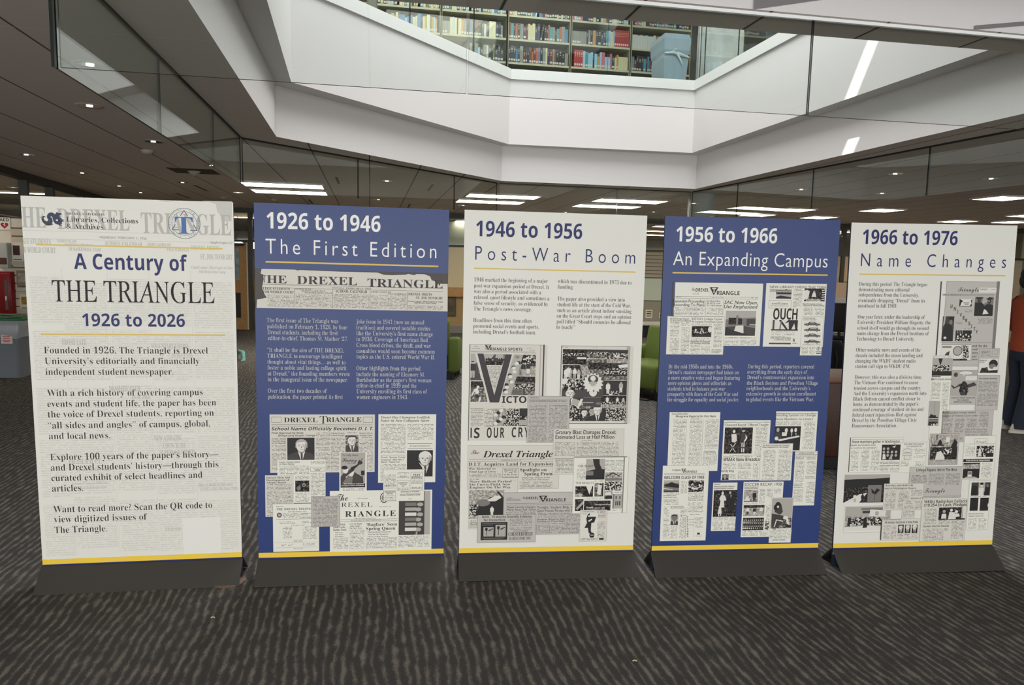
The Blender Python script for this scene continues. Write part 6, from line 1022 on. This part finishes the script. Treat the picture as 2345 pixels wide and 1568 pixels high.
# ------------------------------------------------------------------ things on the display pier and the floor beside it
r = thing('wall_sign', 'white wall sign with AED over a red heart above the white dispenser', 'sign', (-7.515, PY - .001, 1.96))
MB().box(-.085, -.008, 0, .085, -.001, .18, M('sign_white', 'DCD8CE', .5)).build('plate', r)
red_ = M('sign_red', '9A1B22', .45); m = MB()
v_, fs_ = glyphs('AED', 'G'); a_, b_ = v_[:, 0].min(), v_[:, 0].max(); m.add([(-.068 + (p[0] - a_) / (b_ - a_) * .136, -.009, .125 + p[1] / capheight('G') * .042) for p in v_], fs_, inks['k']); m.build('lettering', r)
m = MB(); hp = [(16 * math.sin(t) ** 3, 13 * math.cos(t) - 5 * math.cos(2 * t) - 2 * math.cos(3 * t) - math.cos(4 * t)) for t in [2 * PI * i / 40 for i in range(40)]]
m.add([(x * .0036, -.009, .066 + z * .0032) for x, z in hp], [tuple(range(40))], red_); m.add([(x, -.0095, z) for x, z in ((-.02, .075), (.008, .09), (.003, .073), (.022, .068), (-.006, .05), (.0, .066))], [tuple(range(6))], paper['w']); m.build('heart', r)
r = thing('dispenser', 'white metal box with a dark landscape picture on the pier below the heart sign', 'dispenser', (-7.51, PY - .002, 1.40))
wb = M('dispenser_white', 'B4B3AB', .4); MB().bbox(-.1, -.14, 0, .1, -.0, .37, wb, .008, 2).build('body', r); MB().box(-.06, -.1425, .055, .09, -.1395, .15, M('dark_landscape', '26221F', .5, bump=(14, 0, '6B3B30'))).build('picture', r)
r = thing('extinguisher_cabinet', 'red wall cabinet with a tall narrow window behind the bin', 'cabinet', (-7.5, PY - .002, .73))
rc = M('red_enamel', '8C1F22', .35); MB().bbox(-.115, -.12, 0, .105, 0, .62, rc, .008, 2).build('body', r); MB().bbox(-.10, -.13, .03, .095, -.118, .59, M('red_enamel_door', '7A181C', .35), .004, 2).build('door', r)
MB().box(.02, -.134, .06, .06, -.1295, .5, M('cabinet_glass', '5D5450', .1)).build('window', r); MB().bbox(.03, -.15, .2, .05, -.132, .26, M('white_handle', 'CFCBC0', .3), .004, 2).build('handle', r)
for nm, lab, x, z, w, h, c1, c2 in (('brochure', 'white brochure with a dark red picture on the upper slats of the pier', -7.41, 1.46, .17, .32, 'D9D2C4', '5A2A26'), ('brochure', 'booklet with pale lettering on the middle slats beside the red cabinet', -7.36, 1.07, .2, .3, '8A7A66', 'D5CFC0'), ('brochure', 'yellow and white leaflet on the lowest slats behind the bin', -7.33, .76, .2, .26, 'D6CDB6', 'C9A83F')):
    r = thing(nm, lab, 'brochure', (x, PY - .026, z), 0, 'brochures on the slats')
    MB().box(0, -.012, 0, w, 0, h, M('paper_' + c1, c1, .5)).build('leaflet', r)
    m = MB().box(w * .12, -.0135, h * .42, w * .7, -.0115, h * .86, M('print_' + c2, c2, .5, bump=(30, 0, '2A2320'))); m.box(w * .12, -.0135, h * .2, w * .85, -.0115, h * .24, inks['b']).box(w * .12, -.0135, h * .1, w * .85, -.0115, h * .14, inks['b']); m.build('print', r)
    MB().box(-.005, -.03, -.006, w + .005, 0, -.001, M('clear_acrylic', 'B9B4A6', .2)).box(-.005, -.03, -.001, w + .005, -.027, .05, M('clear_acrylic', 'B9B4A6', .2)).build('holder', r)
r = thing('waste_bin', 'grey bin with a green lid and a clear liner beside the first panel', 'bin', (-6.63, 9.82, 0), .15)
gb = M('bin_grey_plastic', '7E838A', .5)
def rrect(hx, hy, z, rad=.07, n=5):
    P_ = []
    for cx_, cy_, a0 in ((hx - rad, hy - rad, 0), (-hx + rad, hy - rad, 90), (-hx + rad, -hy + rad, 180), (hx - rad, -hy + rad, 270)):
        P_ += [(cx_ + rad * math.cos(math.radians(a0 + 90 * i / n)), cy_ + rad * math.sin(math.radians(a0 + 90 * i / n)), z) for i in range(n + 1)]
    return P_
vs, fs = loft([rrect(.2, .18, 0.001), rrect(.21, .19, .02), rrect(.265, .24, .72), rrect(.275, .25, .725), rrect(.275, .25, .745)]); MB().add(vs, fs, gb, True).add(rrect(.2, .18, .001), [tuple(range(24))], gb).build('bin_body', r)
vs, fs = loft([rrect(.285 + .012 * math.sin(i), .26 + .012 * math.cos(i * 2), z_) for i, z_ in enumerate((.755, .72, .68, .63, .57, .55))]); vs = [(p[0] * (1 + .03 * math.sin(p[0] * 60 + p[2] * 40)), p[1] * (1 + .03 * math.cos(p[1] * 50)), p[2] + (.03 * math.sin(p[0] * 22) if p[2] < .56 else 0)) for p in vs]
g = G('clear_bin_liner'); mx = g.n('MixShader', .5); tr_ = g.n('BsdfTransparent', (.9, .92, .93, 1)); b_ = g.n('BsdfPrincipled'); b_.inputs['Base Color'].default_value = (.55, .57, .6, 1); b_.inputs['Roughness'].default_value = .25
g.t.links.new(tr_.outputs[0], mx.inputs[1]); g.t.links.new(b_.outputs[0], mx.inputs[2]); g.t.links.new(mx.outputs[0], g.o.inputs[0]); MB().add(vs, fs, g.m, True).build('liner', r)
gl_ = M('green_lid_plastic', '24623A', .4); vs, fs = loft([rrect(.285, .26, .75), rrect(.295, .27, .755), rrect(.295, .27, .785), rrect(.27, .245, .80)]); MB().add(vs, fs, gl_, True).add(rrect(.27, .245, .80), [tuple(range(24))], gl_).lathe([(.10, .801), (.115, .812), (.10, .815), (.085, .803)], gl_, (-.05, 0), 24, False).lathe([(.088, .8015), (.001, .8012)], black, (-.05, 0), 24, False).build('lid', r)
MB().box(.04, -.262, .46, .17, -.231, .6, M('label_pink', 'D5C3BB', .5)).build('sticker', r); m = MB()
for z_, w_ in ((.575, .05), (.55, .045), (.525, .04), (.5, .05), (.48, .035)): m.box(.105 - w_, -.264, z_, .105 + w_, -.2615, z_ + .009, M('sticker_red', 'A23A35', .5))
m.build('sticker_print', r)
r = thing('strap', 'teal cloth strap lying on the carpet in the gap behind the first panel', 'strap', (-4.36, 11.95, 0))
MB().tube([(-.12, .12, .02), (-.05, .1, .14), (.03, .05, .12), (.06, -.02, .05), (.1, -.12, .012), (.08, -.2, .012)], [.02, .03, .035, .03, .03, .012], M('teal_cloth', '6FA3A0', .8), 8).build('webbing', r)
fc = MB().lathe([(.085, .001), (.083, .006), (.02, .0075), (.001, .0076)], M('brown_cover_plate', '6B5348', .45, .3), n=32, cap=False)
tag(fc.build('floor_box_cover', None, (-1.375, 3.545, 0)), 'round brown floor cover half under the base of the first panel', 'floor cover')
for (x, y), lab in (((-1.294, 3.151), 'scrap of pale lint on the carpet in front of the first panel'), ((.52, 2.86), 'tiny pale speck on the carpet in front of the middle panel')):
    tag(MB().tube([(-.008, 0, .004), (0, .003, .007), (.01, 0, .004)], .003, M('lint', 'B9B08A', .9), 5).build('lint', None, (x, y, 0)), lab, 'lint')

# ------------------------------------------------------------------ green chairs
grn = M('green_upholstery', '536426', .8, bump=(260, .25, '717F3A'))
def lounge(label, loc, rz):
    r = thing('armchair', label, 'armchair', loc, rz, 'green lounge chairs')
    MB().bbox(-.34, -.36, .12, .34, .30, .43, grn, .05).build('seat', r)
    b = Matrix.Translation((0, .26, .34)) @ Matrix.Rotation(math.radians(-12), 4, 'X'); m = MB()
    m.bbox(-.36, -.03, 0, .36, .12, .53, grn, .045, 3, b); m.build('backrest', r)
    for s_ in (-1, 1):
        m = MB(); y_ = [(-.38, .10), (.38, .10), (.42, .60), (.12, .585), (-.22, .5), (-.36, .44)]; x0, x1 = sorted((s_ * .34, s_ * .48))
        bm = bmesh.new(); a = [bm.verts.new((x0, *p)) for p in y_]; b_ = [bm.verts.new((x1, *p)) for p in y_]; n = len(y_)
        bm.faces.new(a); bm.faces.new(b_[::-1]); [bm.faces.new((a[(i + 1) % n], a[i], b_[i], b_[(i + 1) % n])) for i in range(n)]
        bmesh.ops.recalc_face_normals(bm, faces=bm.faces[:]); bmesh.ops.bevel(bm, geom=bm.edges[:], offset=.04, segments=3, affect='EDGES', profile=.5); bm.verts.index_update()
        m.add([v.co.copy() for v in bm.verts], [[v.index for v in f.verts] for f in bm.faces], grn, True); bm.free(); m.build('armrest', r)
    for x_ in (-.36, .36):
        for y_ in (-.3, .3): MB().box(x_ - .05, y_ - .05, 0.001, x_ + .05, y_ + .05, .12, black).build('leg', r)
    return r
lounge('green armchair seen in the gap between the white middle panel and the blue panel', (1.78, 9.45, 0), math.radians(-48))
lounge('green armchair whose side shows beyond the edge of the first blue panel', (-1.2, 10.72, 0), math.radians(176))
cb = MB().tube([(1.42, 9.2, .01), (1.55, 9.05, .012), (1.64, 8.97, .01), (1.75, 9.1, .01)], .008, black, 6).build('power_cable'); tag(cb, 'thin black cable on the carpet at the foot of the green armchair', 'cable')
r = thing('bench', 'brown leather block bench standing behind the last two panels', 'bench', (2.72, 6.36, 0), TH * .4)
lea = M('brown_leather', '462817', .42, 0, .4, bump=(120, .15, '55311E')); MB().bbox(-.85, -.42, .10, .85, .42, .72, lea, .02).build('upholstered_block', r); MB().box(-.8, -.37, 0.001, .8, .37, .1, black).build('plinth', r)

# ------------------------------------------------------------------ person at the edge
def skin_mesh(name, pts, edges, mat, parent, lev=2):
    me = bpy.data.meshes.new(name); me.from_pydata([p[:3] for p in pts], edges, []); me.materials.append(mat)
    o = bpy.data.objects.new(name, me); COL.objects.link(o); o.parent = parent
    sk_ = o.modifiers.new('skin', 'SKIN'); sk_.use_smooth_shade = True
    for i, p in enumerate(pts):
        rr = p[3] if isinstance(p[3], tuple) else (p[3], p[3]); me.skin_vertices[0].data[i].radius = rr; me.skin_vertices[0].data[i].use_root = (i == 0)
    ss = o.modifiers.new('sub', 'SUBSURF'); ss.levels = ss.render_levels = lev
    return o
skin = M('skin_tone', '8A5F4C', .5); orange = M('orange_knit', 'A8492B', .85, bump=(45, .4, '8E3A22')); denim = M('dark_denim', '222A38', .85, bump=(60, .3)); hair = M('dark_hair', '171213', .6, bump=(90, .6)); canvas = M('white_canvas', 'B9B4A4', .7); sole = M('white_rubber', 'CFCABB', .5)
P_ = thing('person', 'person in an orange sweater and dark jeans standing at the edge beyond the last panel', 'person', (5.27, 7.68, 0), 0)
# faces +x (away from the panels), weight on both feet, forearms raised in front
bp = [(0, 0, .90, (.09, .12)), (.0, 0, 1.05, (.08, .11)), (.0, 0, 1.22, (.08, .12)), (0, 0, 1.33, (.06, .10)), (-.005, 0, 1.42, (.048, .05)), (.0, 0, 1.50, (.052, .052)), (.01, 0, 1.57, (.085, .07)), (.005, 0, 1.635, (.08, .065)),
      (0, .19, 1.335, .04), (0, .23, 1.08, .036), (.22, .19, 1.0, .03), (0, -.19, 1.335, .04), (-.01, -.23, 1.08, .036), (.21, -.19, 1.0, .03),
      (0, .09, .80, .07), (.02, .10, .46, .035), (-.03, .11, .09, .04), (.0, -.09, .80, .07), (-.0, -.10, .46, .035), (-.07, -.11, .09, .04)]
be = [(0, 1), (1, 2), (2, 3), (3, 4), (4, 5), (5, 6), (6, 7), (3, 8), (8, 9), (9, 10), (3, 11), (11, 12), (12, 13), (0, 14), (14, 15), (15, 16), (0, 17), (17, 18), (18, 19)]
for s_, wi in ((1, 10), (-1, 13)):      # palm, four fingers and a thumb
    w_ = bp[wi][:3]; k = len(bp); bp += [(w_[0] + .07, w_[1] - s_ * .02, w_[2] + .015, (.022, .036))]; be += [(wi, k)]
    for f_, (dz, ln) in enumerate(((.03, .06), (.01, .068), (-.01, .064), (-.028, .05))):
        j = len(bp); bp += [(w_[0] + .115, w_[1] - s_ * .025, w_[2] + .015 + dz, .0095), (w_[0] + .115 + ln * .55, w_[1] - s_ * .045, w_[2] + .01 + dz, .0085), (w_[0] + .115 + ln * .7, w_[1] - s_ * .075, w_[2] + dz, .0075)]; be += [(k, j), (j, j + 1), (j + 1, j + 2)]
    j = len(bp); bp += [(w_[0] + .05, w_[1] - s_ * .045, w_[2] + .045, .012), (w_[0] + .085, w_[1] - s_ * .065, w_[2] + .065, .010)]; be += [(k, j), (j, j + 1)]
body_ = skin_mesh('body', bp, be, skin, P_)
def rings(secs, n=24): return loft([[(cx + rx * math.cos(2 * PI * i / n), cy + ry * math.sin(2 * PI * i / n), z + wz * math.sin(6 * PI * i / n)) for i in range(n)] for cx, cy, rx, ry, z, wz in secs])
m = MB(); vs, fs = rings([(0, 0, .128, .17, .835, .004), (0, 0, .135, .178, .85, .004), (0, 0, .128, .168, .92, .003), (0, 0, .122, .158, 1.04, .004), (0, 0, .127, .165, 1.16, .003), (.0, 0, .128, .178, 1.27, 0), (0, 0, .112, .185, 1.34, 0), (0, 0, .085, .14, 1.39, 0), (0, 0, .064, .075, 1.42, 0), (0, 0, .062, .066, 1.445, 0)]); m.add(vs, fs, orange, True)
for s_, ex in ((1, .0), (-1, -.01)):
    m.tube([(0, s_ * .15, 1.345), (0, s_ * .195, 1.325), (ex, s_ * .215, 1.2), (ex - .01, s_ * .235, 1.1), (ex + .015, s_ * .235, 1.065), (ex + .08, s_ * .22, 1.05), (ex + .17, s_ * .2, 1.02), (ex + .2, s_ * .195, 1.008)], [.06, .068, .06, .056, .054, .05, .044, .04], orange, 14)
m.build('sweater', P_)
m = MB(); vs, fs = rings([(0, 0, .118, .16, .9, 0), (0, 0, .124, .168, .84, 0), (0, 0, .122, .172, .78, 0), (0, 0, .10, .16, .735, 0)]); m.add(vs, fs, denim, True)
for s_, dx in ((1, .0), (-1, -.04)):
    m.tube([(0, s_ * .085, .80), (.01, s_ * .09, .70), (.02 + dx * .3, s_ * .1, .48), (.0 + dx * .6, s_ * .105, .3), (-.02 + dx, s_ * .11, .1), (-.02 + dx, s_ * .11, .045)], [.095, .096, .074, .07, .07, .074], denim, 16)
m.build('jeans', P_)
def ell(m, c, rr, mat, n=20, k=12, fn=None):
    vs = [(c[0] + rr[0] * math.sin(PI * i / k) * math.cos(2 * PI * j / n), c[1] + rr[1] * math.sin(PI * i / k) * math.sin(2 * PI * j / n), c[2] + rr[2] * math.cos(PI * i / k)) for i in range(k + 1) for j in range(n)]
    if fn: vs = [fn(v) for v in vs]
    return m.add(vs, [(i * n + j, i * n + (j + 1) % n, (i + 1) * n + (j + 1) % n, (i + 1) * n + j) for i in range(k) for j in range(n)], mat, True)
m = MB(); ell(m, (-.01, 0, 1.60), (.105, .092, .10), hair, fn=lambda v: (min(v[0], .035) + .006 * math.sin(90 * v[2] + 40 * v[1]), v[1], v[2])); ell(m, (-.05, 0, 1.55), (.07, .08, .085), hair); m.build('hair', P_)
m = MB(); [ell(m, (.087, s_ * .028, 1.585), (.008, .012, .006), M('eye_white', 'D8D2C8', .3), 10, 6) for s_ in (-1, 1)]; [ell(m, (.093, s_ * .028, 1.585), (.004, .006, .006), black, 8, 6) for s_ in (-1, 1)]; m.build('eyes', P_)
m = MB(); ell(m, (.1, 0, 1.555), (.016, .013, .022), skin, 10, 8); m.build('nose', P_); m = MB(); ell(m, (.088, 0, 1.52), (.008, .022, .006), M('lips', '7A433B', .4), 12, 6); m.build('mouth', P_)
m = MB(); [ell(m, (.005, s_ * .082, 1.572), (.018, .01, .03), skin, 10, 8) for s_ in (-1, 1)]; m.build('ears', P_)
for x_, y_ in ((-.03, .11), (-.07, -.11)):
    m = MB(); vs, fs = loft([[(x_ + .06 + .145 * math.cos(a) * f, y_ + .047 * math.sin(a) * f, z_ + (.03 * max(0, -math.cos(a)) if z_ > .05 else 0)) for a in [2 * PI * i / 24 for i in range(24)]] for z_, f in ((.022, 1.), (.05, .97), (.075, .8), (.085, .5))]); m.add(vs, fs, canvas, True).add(vs[-24:], [tuple(range(24))], canvas)
    sh = m.build('shoe', P_); vs, fs = loft([[(x_ + .06 + .152 * math.cos(a), y_ + .052 * math.sin(a), z_) for a in [2 * PI * i / 24 for i in range(24)]] for z_ in (.001, .024)]); MB().add(vs, fs, sole, False).add(vs[:24], [tuple(range(24))], sole).add(vs[24:], [tuple(range(24))], sole).build('sole', sh)
